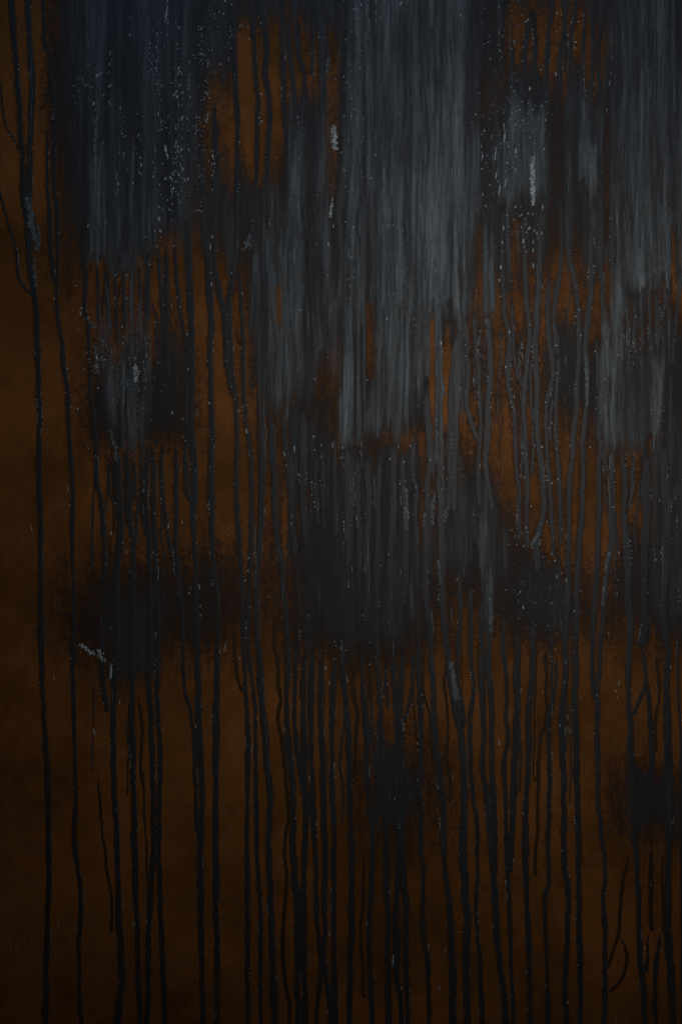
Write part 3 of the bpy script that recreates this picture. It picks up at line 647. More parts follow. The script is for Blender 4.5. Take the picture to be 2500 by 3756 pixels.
# ------------------------------------------------------------------ materials
def mat_paint(name, base, wall=False, rough=.6, tone=None):
    m = bpy.data.materials.new(name)
    m.use_nodes = True
    nt = m.node_tree
    N = nt.nodes
    Lk = nt.links
    bs = N['Principled BSDF']
    geo = N.new('ShaderNodeNewGeometry')
    at = N.new('ShaderNodeAttribute')
    at.attribute_name = 'paint'
    sep = N.new('ShaderNodeSeparateColor')
    Lk.new(at.outputs['Color'], sep.inputs[0])

    def nz(scale, detail=4, rough_=.6, stretch=(1, 1, 1)):
        mp = N.new('ShaderNodeMapping')
        mp.inputs['Scale'].default_value = stretch
        Lk.new(geo.outputs['Position'], mp.inputs[0])
        t = N.new('ShaderNodeTexNoise')
        t.inputs['Scale'].default_value = scale
        t.inputs['Detail'].default_value = detail
        t.inputs['Roughness'].default_value = rough_
        Lk.new(mp.outputs[0], t.inputs['Vector'])
        return t.outputs['Fac']

    def ramp(inp, stops):
        r = N.new('ShaderNodeValToRGB')
        e = r.color_ramp.elements
        e[0].position, e[0].color = stops[0][0], (*stops[0][1], 1)
        e[1].position, e[1].color = stops[-1][0], (*stops[-1][1], 1)
        for p, c in stops[1:-1]:
            q = e.new(p)
            q.color = (*c, 1)
        Lk.new(inp, r.inputs[0])
        return r.outputs[0]

    def mix(f, a, b, mode='MIX'):
        x = N.new('ShaderNodeMix')
        x.data_type = 'RGBA'
        x.blend_type = mode
        for s, v in ((x.inputs[0], f), (x.inputs[6], a), (x.inputs[7], b)):
            if hasattr(v, 'links'):
                Lk.new(v, s)
            elif isinstance(v, tuple):
                s.default_value = (*v, 1)
            else:
                s.default_value = v
        return x.outputs[2]

    def mth(op, a, b):
        x = N.new('ShaderNodeMath')
        x.operation = op
        for s, v in ((x.inputs[0], a), (x.inputs[1], b)):
            if hasattr(v, 'links'):
                Lk.new(v, s)
            else:
                s.default_value = v
        return x.outputs[0]

    grit = nz(420, 3, .7)
    grain = nz(1500, 2, .7)
    wob = N.new('ShaderNodeTexNoise')                 # the streaks wander sideways as they run down
    wob.inputs['Scale'].default_value = 6.5
    wob.inputs['Detail'].default_value = 2
    Lk.new(geo.outputs['Position'], wob.inputs['Vector'])
    wv = N.new('ShaderNodeVectorMath')
    wv.operation = 'MULTIPLY_ADD'
    wv.inputs[1].default_value = (.020, 0, 0)
    Lk.new(wob.outputs['Color'], wv.inputs[0])
    Lk.new(geo.outputs['Position'], wv.inputs[2])

    def streak(scale, stretch, detail=3, rough_=.6):
        mp = N.new('ShaderNodeMapping')
        mp.inputs['Scale'].default_value = (1, 1, stretch)
        Lk.new(wv.outputs[0], mp.inputs[0])
        t = N.new('ShaderNodeTexNoise')
        t.inputs['Scale'].default_value = scale
        t.inputs['Detail'].default_value = detail
        t.inputs['Roughness'].default_value = rough_
        Lk.new(mp.outputs[0], t.inputs['Vector'])
        return t.outputs['Fac']

    wisp = streak(150, .05, 4, .65)
    hair = streak(420, .045, 3, .7)
    charcoal = mix(mix(.5, grit, hair), (.024, .022, .023), (.080, .074, .076))
    slate = mix(ramp(mix(.55, wisp, hair), [(.32, (0, 0, 0)), (.68, (1, 1, 1))]), (.10, .122, .138), (.35, .40, .425))
    blue = (.036, .050, .078)
    if wall:
        brown = mix(sep_alpha(N, Lk, at), (.180, .069, .011), (.385, .142, .034))
        brown = mix(ramp(nz(260, 5, .72), [(.31, (0, 0, 0)), (.46, (1, 1, 1)), (1, (1, 1, 1))]), (.105, .042, .012), brown)
        brown = mix(ramp(nz(55, 5, .65), [(.36, (.62, .60, .58)), (.60, (1, 1, 1))]), brown, brown, 'MIX')
        # the spray breaks into dots where it thins out
        thin = mth('MULTIPLY', mth('MULTIPLY', sep.outputs[0], mth('SUBTRACT', 1.0, sep.outputs[0])), 4.0)
        dust = mth('ADD', mth('SUBTRACT', nz(330, 2, .6), .5), mth('MULTIPLY', mth('SUBTRACT', nz(110, 3, .7), .5), .8))
        soot = mth('ADD', sep.outputs[0], mth('MULTIPLY', mth('MULTIPLY', mth('ADD', dust, mth('MULTIPLY', mth('SUBTRACT', wisp, .5), .9)), thin), .95))

        def band(lo, hi):
            q = N.new('ShaderNodeMapRange')
            q.interpolation_type = 'SMOOTHSTEP'
            q.inputs[1].default_value, q.inputs[2].default_value = lo, hi
            Lk.new(soot, q.inputs[0])
            return q.outputs[0]
        c = mix(band(.0, 1.0), brown, (.046, .027, .017))
        c = mix(band(.62, 1.05), c, charcoal)
    else:
        c = charcoal
    c = mix(mth('MULTIPLY', sep.outputs[2], .40), c, blue)
    # the grey film is thin: it breaks into hair-fine streaks and pores
    film = mth('ADD', mth('SUBTRACT', mix(.5, wisp, hair), .5), mth('MULTIPLY', mth('SUBTRACT', grit, .5), .55))
    film = mth('ADD', sep.outputs[1], mth('MULTIPLY', mth('MULTIPLY', film, 1.5), mth('MINIMUM', mth('MULTIPLY', sep.outputs[1], 2.2), .8)))
    clampn = N.new('ShaderNodeClamp')
    Lk.new(film, clampn.inputs[0])
    film = clampn.outputs[0]
    c = mix(film, c, mix(mth('MULTIPLY', sep.outputs[2], .5), slate, (.12, .16, .20)))
    c = mix(.6, c, mix(grain, (.55, .55, .55), (1.45, 1.45, 1.45)), 'MULTIPLY')
    Lk.new(c, bs.inputs['Base Color'])
    if not wall:
        Lk.new(at.outputs['Alpha'], bs.inputs['Alpha'])
    rr = mth('ADD', mth('MULTIPLY', grit, .25), rough - .12)
    Lk.new(rr, bs.inputs['Roughness'])
    bs.inputs['Specular IOR Level'].default_value = .22 if wall else .35
    bp = N.new('ShaderNodeBump')
    bp.inputs['Strength'].default_value = .35
    bp.inputs['Distance'].default_value = .0006
    h = mth('ADD', grit, mth('MULTIPLY', wisp, 1.2))
    Lk.new(h, bp.inputs['Height'])
    Lk.new(bp.outputs[0], bs.inputs['Normal'])
    return m


def sep_alpha(N, Lk, at):
    return at.outputs['Alpha']


def mat_pale(name, c0, c1, rough=.5):
    m = bpy.data.materials.new(name)
    m.use_nodes = True
    N, Lk = m.node_tree.nodes, m.node_tree.links
    bs = N['Principled BSDF']
    g = N.new('ShaderNodeNewGeometry')
    t = N.new('ShaderNodeTexNoise')
    t.inputs['Scale'].default_value = 260
    t.inputs['Detail'].default_value = 5
    Lk.new(g.outputs['Position'], t.inputs['Vector'])
    r = N.new('ShaderNodeValToRGB')
    r.color_ramp.elements[0].position, r.color_ramp.elements[0].color = .36, (*c0, 1)
    r.color_ramp.elements[1].position, r.color_ramp.elements[1].color = .62, (*c1, 1)
    Lk.new(t.outputs['Fac'], r.inputs[0])
    Lk.new(r.outputs[0], bs.inputs['Base Color'])
    bs.inputs['Roughness'].default_value = rough
    return m


M_WALL = mat_paint('rust_brown_wall_paint', None, True, .72)
M_RUN = mat_paint('charcoal_paint', None, False, .50)
M_PALE = mat_pale('pale_paint', (.27, .33, .35), (.68, .78, .80))
M_SCUFF = mat_pale('grey_scuff_glint_paint', (.08, .10, .11), (.22, .26, .28))  # for scuffs, and for drip highlights built as crumbs


def to3(px, py, h=0.0):
    return ((px - 1250) * S, -h, CZ + (1878 - py) * S)


def link(name, me, mat, parent=None):
    o = bpy.data.objects.new(name, me)
    if mat and not me.materials:
        me.materials.append(mat)
    col.objects.link(o)
    o.parent = parent
    return o


def mesh_np(name, V, F, paint=None, smooth=True):
    me = bpy.data.meshes.new(name)
    V = np.asarray(V, dtype=np.float32)
    F = np.asarray(F, dtype=np.int32)
    me.vertices.add(len(V))
    me.vertices.foreach_set('co', V.ravel())
    nf, k = F.shape
    me.loops.add(nf * k)
    me.loops.foreach_set('vertex_index', F.ravel())
    me.polygons.add(nf)
    me.polygons.foreach_set('loop_start', np.arange(0, nf * k, k, dtype=np.int32))
    me.polygons.foreach_set('use_smooth', np.full(nf, smooth))
    if paint is not None:
        a = me.color_attributes.new('paint', 'FLOAT_COLOR', 'POINT')
        a.data.foreach_set('color', np.asarray(paint, dtype=np.float32).ravel())
    me.update(calc_edges=True)
    return me


# ------------------------------------------------------------------ the wall
root = bpy.data.objects.new('painted_wall', None)
col.objects.link(root)
root['label'] = 'rust-brown painted wall streaked with charcoal and slate-grey paint runs and pale flecks'
root['category'] = 'wall'
root['kind'] = 'thing'

ny, nx = len(gy), len(gx)
PX, PZ = np.meshgrid((gx - 1250) * S, CZ + (1878 - gy) * S)
relief = .00025 * D * (.6 + .8 * fine) + .00012 * fbm(X, Y, 9, 9, 120, 2)
V = np.stack([PX, -relief, PZ], -1).reshape(-1, 3)
idx = np.arange(ny * nx).reshape(ny, nx)
F = np.stack([idx[:-1, :-1], idx[1:, :-1], idx[1:, 1:], idx[:-1, 1:]], -1).reshape(-1, 4)
link('wall_face', mesh_np('wall_face', V, F, PAINT.reshape(-1, 4)), M_WALL, root)
# solid body of the wall behind the painted face
x0, x1, z0, z1 = PX[0, 0], PX[0, -1], PZ[-1, 0], PZ[0, 0]
bv = [(x, y, z) for y in (.0006, .09) for (x, z) in ((x0, z0), (x1, z0), (x1, z1), (x0, z1))]
bf = [(3, 2, 1, 0), (4, 5, 6, 7), (0, 1, 5, 4), (1, 2, 6, 5), (2, 3, 7, 6), (3, 0, 4, 7)]
M_BODY = mat_pale('bare_plaster', (.16, .13, .10), (.24, .20, .16), .85)
link('wall_body', mesh_np('wall_body', bv, bf, None, False), M_BODY, root)

def islands(cell):
    """flat cell numbers of each connected piece of a mask (corner contact counts)"""
    wc = cell.shape[1]
    todo = set(np.flatnonzero(cell).tolist())
    steps = (-1, 1, -wc, wc, -wc - 1, -wc + 1, wc - 1, wc + 1)
    out = []
    while todo:
        st = [todo.pop()]
        got = []
        while st:
            q = st.pop()
            got.append(q)
            for d in steps:
                if q + d in todo:
                    todo.remove(q + d)
                    st.append(q + d)
        out.append(np.array(sorted(got)))
    return out


# grey curtains of run paint: raised skins on the wall
for i, (m, v, part, bl) in enumerate(curtains):
    if not part:
        continue
    mine = own == i
    cell = mine[:-1, :-1] & mine[1:, :-1] & mine[1:, 1:] & mine[:-1, 1:]
    if cell.sum() < 60:
        continue
    inner = np.zeros_like(mine)
    inner[1:-1, 1:-1] = mine[1:-1, 1:-1] & mine[:-2, 1:-1] & mine[2:, 1:-1] & mine[1:-1, :-2] & mine[1:-1, 2:]
    hgt = relief + np.where(inner, .00022 + .00075 * ST * np.clip(m, 0, 1), -.00003)
    allv = np.stack([PX, -hgt, PZ], -1).reshape(-1, 3)
    for piece in islands(cell):
        if len(piece) < 160:
            continue
        f = F[piece]
        use, inv = np.unique(f, return_inverse=True)
        link('paint_curtain', mesh_np('paint_curtain', allv[use], inv.reshape(-1, 4), PAINT.reshape(-1, 4)[use]), M_WALL, root)

# ------------------------------------------------------------------ the drips become raised runs on the wall
edge_path = []                   # for the glints set as specks along the rims
ARC = np.linspace(0, math.pi, 8)


def drip(w, tone, pts, seed, name='paint_drip'):
    highlight = name != 'paint_drip'  # ribbon that paints a gloss highlight, paler than the runs
    if pts[-1][1] > H - 4 and not highlight:       # goes on below the picture
        pts = pts + [(pts[-1][0] + random.uniform(-8, 8), H + 260), (pts[-1][0] + random.uniform(-14, 14), H + random.uniform(480, 900))]
    if pts[0][1] < 8 and not highlight:            # comes from above it
        pts = [(pts[0][0] + random.uniform(-10, 10), -random.uniform(250, 640))] + pts
    c = catmull(pts, 6)
    n = len(c)
    s = np.arange(n) * 6.0
    c[:, 0] += 5.0 * (noise(s, 0, 60, 1, 200 + seed) - .5) + 3.2 * (noise(s, 0, 17, 1, 300 + seed) - .5)
    t = np.gradient(c, axis=0)
    t /= np.maximum(np.hypot(t[:, 0], t[:, 1]), 1e-6)[:, None]
    nrm = np.stack([-t[:, 1], t[:, 0]], 1)
    hw = .5 * w * (.66 + .46 * noise(s, 0, 230, 1, 400 + seed) + .26 * noise(s, 0, 70, 1, 450 + seed) + .18 * (noise(s, 0, 24, 1, 500 + seed) - .5))
    ln = s[-1]
    hw = hw * (np.sqrt(np.clip(s / (w * 2.2 + 30), 0, 1)) * .8 + .2)          # leaves its cloud gradually
    tail = np.clip((ln - s) / (w * .6), 0, 1)
    hw = np.maximum(hw * np.sqrt(np.clip(1 - (1 - tail) ** 2, 0, 1)), .3)
    if highlight:
        hw = hw * np.sin(np.pi * np.clip(s / ln, .02, .98)) ** .6 * (.6 + .8 * noise(s, 0, 14, 1, 540 + seed))
    hi = hw * S * (.06 + .05 * noise(s, 0, 90, 1, 600 + seed)) + (.0012 if highlight else .00022)
    hi = hi + .00020 * np.exp(-((ln - s - w * .6) / (w * .8)) ** 2)           # heavier bead at the tip
    V, A = [], []
    for k, a in enumerate(ARC):
        off = -np.cos(a) * hw
        wob = 1 + (.34 * (noise(s, 0, 34, 3, 700 + seed + (k > 3)) - .5) + .26 * (noise(s, 0, 13, 3, 740 + seed + (k > 3)) - .5)) * (abs(k - 3.5) / 3.5)
        # a dried run has a raised rim on each side and a flatter middle
        prof = np.sin(a) ** .8 * (1 + .28 * np.cos(2 * a))
        px = c[:, 0] + nrm[:, 0] * -off * wob
        py = c[:, 1] + nrm[:, 1] * -off * wob
        hh = hi * prof - ((.0010 if highlight else .00006) if k in (0, len(ARC) - 1) else 0)
        V.append(np.stack([(px - 1250) * S, -hh, CZ + (1878 - py) * S], 1))
    V = np.stack(V, 1)
    m = len(ARC)
    g = np.empty(n)
    bl = np.empty(n)
    for i in range(n):
        qx, qy = float(reflect(c[i, 0], W)), float(reflect(c[i, 1], H))
        g[i] = sample(qx, qy, 1)
        bl[i] = .8 * sample(qx, qy, 2)
    g = np.convolve(np.pad(g, 12, mode='edge'), np.ones(25) / 25, 'valid')
    fade = .25 + .75 * np.exp(-np.maximum(c[:, 1] - c[0, 1] - 260, 0) / 900)   # paint thins out as it runs
    if highlight:
        fade = 1.35
    lead = np.clip(s / 260, 0, 1)
    g = g * (1 - .6 * lead)
    if not highlight:
        fade = fade * lead * .42
    g = np.clip(g + max(tone, 0) * fade + .05 * (noise(s, 0, 70, 1, 800 + seed) - .5), 0, .9)
    P = np.zeros((n, m, 4), dtype=np.float32)
    for k in range(m):
        P[:, k, 1] = np.clip(g * (.65 + .7 * noise(s, k * 9, 40, 4, 820 + seed)), 0, 1)
        P[:, k, 2] = np.clip(bl + .30 * math.exp(-((c[0, 1] - 300) / 900) ** 2), 0, .6)
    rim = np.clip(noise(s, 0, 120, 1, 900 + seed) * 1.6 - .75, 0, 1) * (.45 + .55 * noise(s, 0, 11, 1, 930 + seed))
    side = 1 if seed % 3 else m - 2                 # paler glint painted along one edge here and there
    if not highlight and tone >= 0:
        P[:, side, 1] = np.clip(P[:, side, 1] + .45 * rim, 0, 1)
    P[..., 0] = 1
    P[..., 3] = 1
    for k, al in ((0, 0.0), (1, .72), (m - 2, .72), (m - 1, 0.0)):   # paint thins to nothing at its edges
        P[:, k, 3] = np.clip(al + .5 * (noise(s, k * 7, 16, 3, 960 + seed) - .5) * (al > 0), 0, 1)
    P[:10, :, 3] *= np.linspace(.1, 1, min(10, n))[:, None]
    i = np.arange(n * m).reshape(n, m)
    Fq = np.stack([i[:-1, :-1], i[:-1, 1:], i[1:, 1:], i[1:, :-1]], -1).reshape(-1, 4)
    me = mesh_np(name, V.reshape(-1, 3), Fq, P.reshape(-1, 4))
    if tone >= -.01 and not highlight:
        edge_path.append((c, nrm, hw))
    return link(name, me, M_THIN if tone < 0 else M_RUN, root)


M_THIN = mat_paint('thin_brown_black_paint', None, False, .6)
for n_ in M_THIN.node_tree.nodes:          # thin washes let a little of the brown through
    if n_.type == 'MIX' and not n_.inputs[6].is_linked and abs(n_.inputs[6].default_value[0] - .024) < 1e-4:
        n_.inputs[6].default_value = (.040, .022, .010, 1)
        n_.inputs[7].default_value = (.085, .046, .020, 1)
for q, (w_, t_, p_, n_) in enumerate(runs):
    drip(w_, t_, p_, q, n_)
    if n_ != 'paint_drip':
        continue
    # beyond the sides of the picture the wall goes on in the same way
    xs_ = [p[0] for p in p_]
    if max(xs_) < 300:
        drip(w_, t_, [(-x - 40, y) for x, y in p_], q + 13)
    elif min(xs_) > 2220:
        drip(w_, t_, [(2 * W - x + 60, y) for x, y in p_], q + 13)
edge_path_all = edge_path

# ------------------------------------------------------------------ pale flecks and chips


def blob(n, irr, r=None, dome=.16):
    """irregular flat drop of unit radius as verts, faces (fan with a raised inner ring)"""
    r = r or random
    ang = [2 * math.pi * k / n for k in range(n)]
    rad = [1 + irr * (r.random() - .5) * 2 for _ in ang]
    v = [(math.cos(a) * q, .03, math.sin(a) * q) for a, q in zip(ang, rad)]
    v += [(math.cos(a) * q * .62, -dome, math.sin(a) * q * .62) for a, q in zip(ang, rad)]
    v.append((0, -dome * 1.15, 0))
    f = []
    for k in range(n):
        j = (k + 1) % n
        f += [(k, j, n + j), (k, n + j, n + k), (n + k, n + j, 2 * n)]
    return np.array(v, dtype=np.float32), np.array(f, dtype=np.int32)


fleck_meshes = []
for k in range(14):
    v_, f_ = blob(random.choice((7, 8, 9, 10)), .32)
    me = mesh_np('pale_fleck', v_, f_, None, True)
    me.materials.append(M_PALE)
    fleck_meshes.append(me)


def surf(px, py):
    return .0005 + .0009 * min(1, sample(px, py, 1) * 1.6)


def fleck(px, py, rx, ry, rot=0.0, name='pale_fleck', h=None):
    o = bpy.data.objects.new(name, random.choice(fleck_meshes))
    col.objects.link(o)
    o.parent = root
    o.location = to3(px, py, surf(px, py) if h is None else h)
    rx, ry = rx * .68, ry * .92
    o.scale = (rx * S, min(rx, ry) * S * .8 + .0003, ry * S)
    o.rotation_euler = (0, rot, 0)
    return o


def flecks(tile, lst):
    ox, oy = TILE[tile]
    for x, y, rx, ry in lst:
        fleck(ox + x * K, oy + y * K, rx * K, ry * K, random.uniform(-.25, .25))


# the drops one can pick out singly
flecks('A', [(980, 45, 9, 22), (890, 240, 6, 10), (895, 125, 5, 6), (1252, 634, 12, 11), (1215, 665, 11, 11), (1197, 645, 6, 10), (1222, 472, 5, 18), (825, 743, 9, 13),
             (1260, 802, 8, 8), (1205, 878, 7, 12), (1198, 855, 5, 8), (1207, 972, 9, 16), (1135, 1015, 16, 32), (1147, 1070, 9, 22), (1112, 1122, 11, 9), (1132, 1222, 13, 15),
             (1288, 1226, 8, 15), (1285, 1298, 7, 9), (1088, 1417, 12, 9), (1112, 1436, 9, 7), (1090, 1502, 13, 22), (1150, 1370, 7, 7), (1158, 1434, 6, 7), (1192, 1682, 9, 8),
             (997, 1620, 7, 9), (1095, 1578, 9, 12), (1062, 1582, 6, 9), (967, 1128, 8, 22), (967, 1190, 6, 10), (912, 1255, 7, 10), (1022, 495, 7, 7), (1026, 410, 6, 9),
             (1510, 440, 10, 8), (1542, 8, 9, 10), (1385, 372, 8, 8), (1428, 345, 6, 9), (1452, 345, 7, 9), (1299, 515, 6, 18), (1452, 1622, 11, 9), (1440, 1690, 6, 26),
             (730, 1525, 8, 10), (605, 1545, 9, 18), (690, 655, 8, 20), (712, 650, 10, 12), (1228, 1040, 5, 14), (1225, 1195, 8, 12), (1220, 1330, 6, 8), (144, 1572, 4, 4),
             (1345, 800, 6, 20), (1345, 880, 5, 24), (1365, 805, 7, 7), (1208, 190, 6, 8), (1300, 300, 5, 14), (1310, 350, 6, 10), (1297, 440, 5, 7), (708, 975, 5, 13)])
flecks('B', [(916, 466, 8, 11), (1020, 1062, 7, 11), (988, 1220, 11, 9), (1184, 778, 6, 6), (1192, 24, 8, 18), (236, 158, 7, 6), (238, 645, 10, 7), (240, 830, 10, 9), (920, 972, 5, 6),
             (732, 1550, 5, 14), (698, 1675, 7, 20), (718, 1450, 6, 18), (1105, 535, 5, 5), (1060, 118, 4, 5), (1086, 1184, 4, 6), (1244, 1644, 5, 6), (150, 186, 6, 6), (855, 795, 7, 6)])
flecks('C', [(837, 287, 9, 10), (832, 329, 11, 7), (704, 508, 7, 16), (526, 608, 8, 16), (602, 479, 6, 6), (614, 452, 5, 5), (704, 215, 4, 6), (509, 141, 8, 7), (712, 88, 8, 7), (740, 98, 6, 6),
             (856, 150, 6, 5), (671, 451, 5, 4), (862, 492, 5, 4), (524, 384, 5, 6), (522, 1562, 13, 14), (480, 1650, 9, 17), (466, 1556, 6, 10), (555, 1580, 6, 9), (574, 1592, 8, 11), (605, 1595, 6, 16),
             (516, 1462, 6, 8), (548, 1655, 6, 14), (547, 1715, 5, 18), (338, 1660, 8, 12), (340, 1720, 7, 7), (345, 1560, 7, 22), (612, 1420, 7, 30), (546, 1465, 5, 10), (290, 1060, 8, 46), (200, 1080, 5, 30),
             (352, 940, 8, 44), (350, 870, 7, 20), (430, 1030, 12, 14), (430, 1160, 7, 20), (360, 1250, 6, 40), (318, 1300, 6, 40), (296, 1200, 7, 26), (204, 1330, 5, 10), (640, 700, 5, 4)])
flecks('D', [(519, 203, 6, 6), (501, 370, 5, 5), (868, 130, 7, 8), (790, 128, 7, 9), (1026, 55, 9, 7), (1445, 115, 8, 6), (1448, 190, 6, 18), (1213, 280, 6, 6), (1230, 345, 5, 6), (1283, 535, 6, 7), (1286, 772, 7, 8),
             (1178, 1072, 9, 11), (1433, 1006, 8, 10), (1254, 1112, 6, 6), (1448, 1255, 6, 5), (1037, 1120, 5, 5), (1042, 1388, 5, 5), (607, 1317, 5, 5), (464, 1598, 4, 20), (1352, 1065, 3, 26),
             (373, 290, 5, 12), (868, 290, 8, 8), (490, 1034, 6, 6), (533, 1045, 5, 12), (513, 1042, 4, 8), (660, 755, 11, 18), (662, 690, 10, 24), (672, 902, 6, 8), (1175, 335, 3, 22), (1338, 1465, 5, 5),
             (1440, 1443, 5, 5), (1420, 718, 6, 6), (1253, 1237, 5, 5), (710, 578, 7, 7), (1550, 712, 5, 6), (48, 833, 5, 4), (174, 1570, 4, 5), (836, 480, 9, 8), (840, 596, 10, 8), (560, 355, 9, 9), (552, 395, 6, 20)])
flecks('E', [(138, 1195, 8, 20), (84, 1060, 6, 12), (597, 1235, 8, 10), (690, 440, 6, 22), (506, 368, 7, 6), (1098, 427, 10, 8), (1468, 592, 9, 14), (962, 847, 8, 6), (1484, 902, 6, 7), (688, 183, 6, 10), (37, 113, 6, 6),
             (604, 840, 6, 8), (601, 1684, 7, 9), (605, 1716, 6, 6), (1258, 1298, 6, 9), (1395, 1394, 8, 9), (1118, 1388, 7, 9), (1216, 1408, 7, 9), (648, 1372, 5, 10), (690, 130, 8, 8), (1403, 30, 5, 14),
             (692, 693, 7, 7), (602, 1326, 6, 6), (1296, 1578, 6, 6), (465, 1325, 5, 30), (110, 255, 5, 9), (1035, 55, 5, 6), (606, 1560, 4, 6), (1176, 1308, 5, 7), (670, 1566, 4, 5), (648, 1290, 4, 12)])
flecks('F', [(327, 75, 11, 15), (549, 62, 10, 20), (317, 165, 7, 11), (324, 275, 6, 6), (385, 519, 10, 14), (361, 758, 9, 11), (862, 368, 8, 7), (847, 200, 5, 6), (529, 467, 6, 6), (609, 1305, 8, 8), (125, 1344, 7, 9),
             (717, 1528, 8, 7), (676, 1553, 7, 8), (937, 1307, 7, 8), (575, 1068, 5, 6), (394, 1000, 6, 7), (408, 1032, 5, 6), (421, 1050, 5, 6), (506, 1355, 5, 5), (458, 1432, 5, 5), (464, 1504, 6, 6), (490, 1512, 5, 5),
             (1099, 1717, 7, 8), (540, 616, 5, 6), (707, 613, 6, 8), (632, 998, 6, 6), (703, 1315, 5, 6), (586, 700, 5, 5), (832, 1368, 5, 5), (188, 513, 6, 6), (84, 605, 6, 8), (1412, 1672, 5, 9), (800, 1295, 5, 5),
             (1104, 1468, 5, 5), (398, 172, 5, 5), (155, 1148, 6, 6), (620, 1498, 5, 5), (677, 1141, 5, 5)])
flecks('G', [(217, 110, 4, 25), (138, 155, 4, 4), (760, 140, 6, 14), (840, 205, 6, 12), (866, 267, 8, 18), (1153, 95, 5, 22), (1247, 65, 4, 18), (1060, 8, 6, 6), (1540, 920, 5, 40), (370, 1128, 4, 20), (644, 1502, 7, 30),
             (690, 436, 4, 4), (1373, 705, 7, 7), (1294, 552, 7, 7), (1372, 640, 6, 6), (820, 1295, 5, 24), (1071, 288, 5, 5), (1066, 1015, 5, 5), (1091, 1453, 5, 5), (1115, 1482, 5, 5), (133, 1277, 4, 4), (660, 1615, 4, 4),
             (760, 1085, 12, 62), (1305, 515, 6, 7), (1365, 505, 7, 20)])
flecks('H', [(787, 935, 8, 18), (679, 1064, 10, 11), (738, 1002, 6, 7), (748, 911, 6, 5), (740, 882, 5, 6), (150, 400, 7, 12), (152, 310, 7, 9), (190, 278, 6, 6), (126, 465, 10, 6), (1409, 704, 7, 9), (803, 62, 5, 8),
             (545, 1020, 4, 5), (400, 1485, 5, 16), (130, 1556, 5, 7), (172, 1630, 3, 42), (738, 1728, 4, 18), (1108, 285, 5, 8), (791, 900, 5, 34), (1020, 992, 4, 6), (1193, 410, 4, 7), (92, 1000, 5, 10), (705, 1165, 5, 14)])
flecks('I', [(699, 329, 8, 8), (500, 106, 6, 7), (484, 229, 7, 7), (461, 541, 7, 8), (481, 648, 7, 13), (673, 621, 6, 6), (650, 774, 7, 8), (731, 1458, 7, 14), (772, 235, 5, 6), (1134, 1170, 5, 26), (1112, 1222, 5, 10), (1124, 1260, 4, 10),
             (876, 1258, 5, 8), (774, 1028, 6, 7), (707, 1345, 5, 6), (520, 1270, 6, 6), (316, 1572, 7, 22), (661, 510, 5, 6), (1065, 828, 5, 10), (1134, 276, 6, 14), (469, 140, 5, 6), (424, 160, 4, 6), (686, 175, 5, 6), (661, 1486, 5, 5),
             (614, 303, 5, 5), (762, 1162, 4, 8), (710, 440, 4, 16), (188, 96, 5, 5), (476, 476, 4, 6), (448, 608, 4, 5), (715, 830, 4, 4), (655, 855, 4, 4), (616, 1228, 4, 6), (700, 934, 4, 5)])
flecks('J', [(65, 1280, 5, 8), (72, 1215, 2.5, 60), (401, 1090, 4, 26), (911, 1078, 4, 24), (801, 284, 4, 7), (83, 90, 3, 3), (940, 436, 4, 6), (813, 400, 3, 6), (502, 655, 3, 3), (425, 1298, 3, 3)])
flecks('K', [(1196, 1510, 9, 11), (1140, 1320, 7, 54), (716, 828, 4, 10), (968, 957, 3, 6), (960, 1065, 5, 22), (1019, 1430, 3, 6), (1456, 1508, 4, 28), (1496, 1255, 3, 26), (1382, 1225, 3, 34), (704, 1140, 4, 22), (1114, 850, 3, 14),
             (164, 363, 3, 4), (1306, 326, 3, 5), (132, 1228, 3, 6)])
flecks('L', [(786, 1608, 6, 9), (761, 1150, 5, 7), (419, 1514, 5, 5), (1114, 1732, 5, 18), (408, 455, 4, 4), (668, 230, 3, 4), (1350, 803, 4, 8), (1309, 1236, 6, 7), (1484, 1112, 4, 10), (118, 1043, 4, 5), (775, 972, 3, 4), (109, 115, 4, 8),
             (748, 1404, 3, 4), (39, 1126, 4, 5), (376, 647, 4, 4), (1225, 1280, 3, 4), (840, 1036, 4, 5), (177, 1670, 3, 4)])


# ragged scraped chips, scuffs and painted drip highlights: clusters of angular crumbs in one crust
def crust(name, label, cx, cy, w, h, n, mat, lean=0.0, size=(4, 11), fill=.5):
    Vs, Fs, base = [], [], 0
    for k in range(n):
        a = random.gauss(0, .38)
        b = random.uniform(-1, 1)
        if abs(a) > 1:
            continue
        px = cx + a * w * (1 - .3 * abs(b)) + b * lean
        py = cy + b * h
        r = random.uniform(*size) * .8
        v, f = blob(random.choice((6, 7, 8)), .4, None, .10)
        v = v * np.array([r * S * random.uniform(.6, 1.1), r * S * .9, r * S * random.uniform(.9, 2.0)], dtype=np.float32)
        v += np.array(to3(px, py, surf(px, py) + random.uniform(0, .0004)), dtype=np.float32)
        Vs.append(v)
        Fs.append(f + base)
        base += len(v)
    me = mesh_np(name, np.concatenate(Vs), np.concatenate(Fs), None, True)
    o = link(name, me, mat, root)
    o['kind'] = 'stuff'
    if label:
        o['label'] = label
    return o


def tk(tile, x, y):
    return TILE[tile][0] + x * K, TILE[tile][1] + y * K


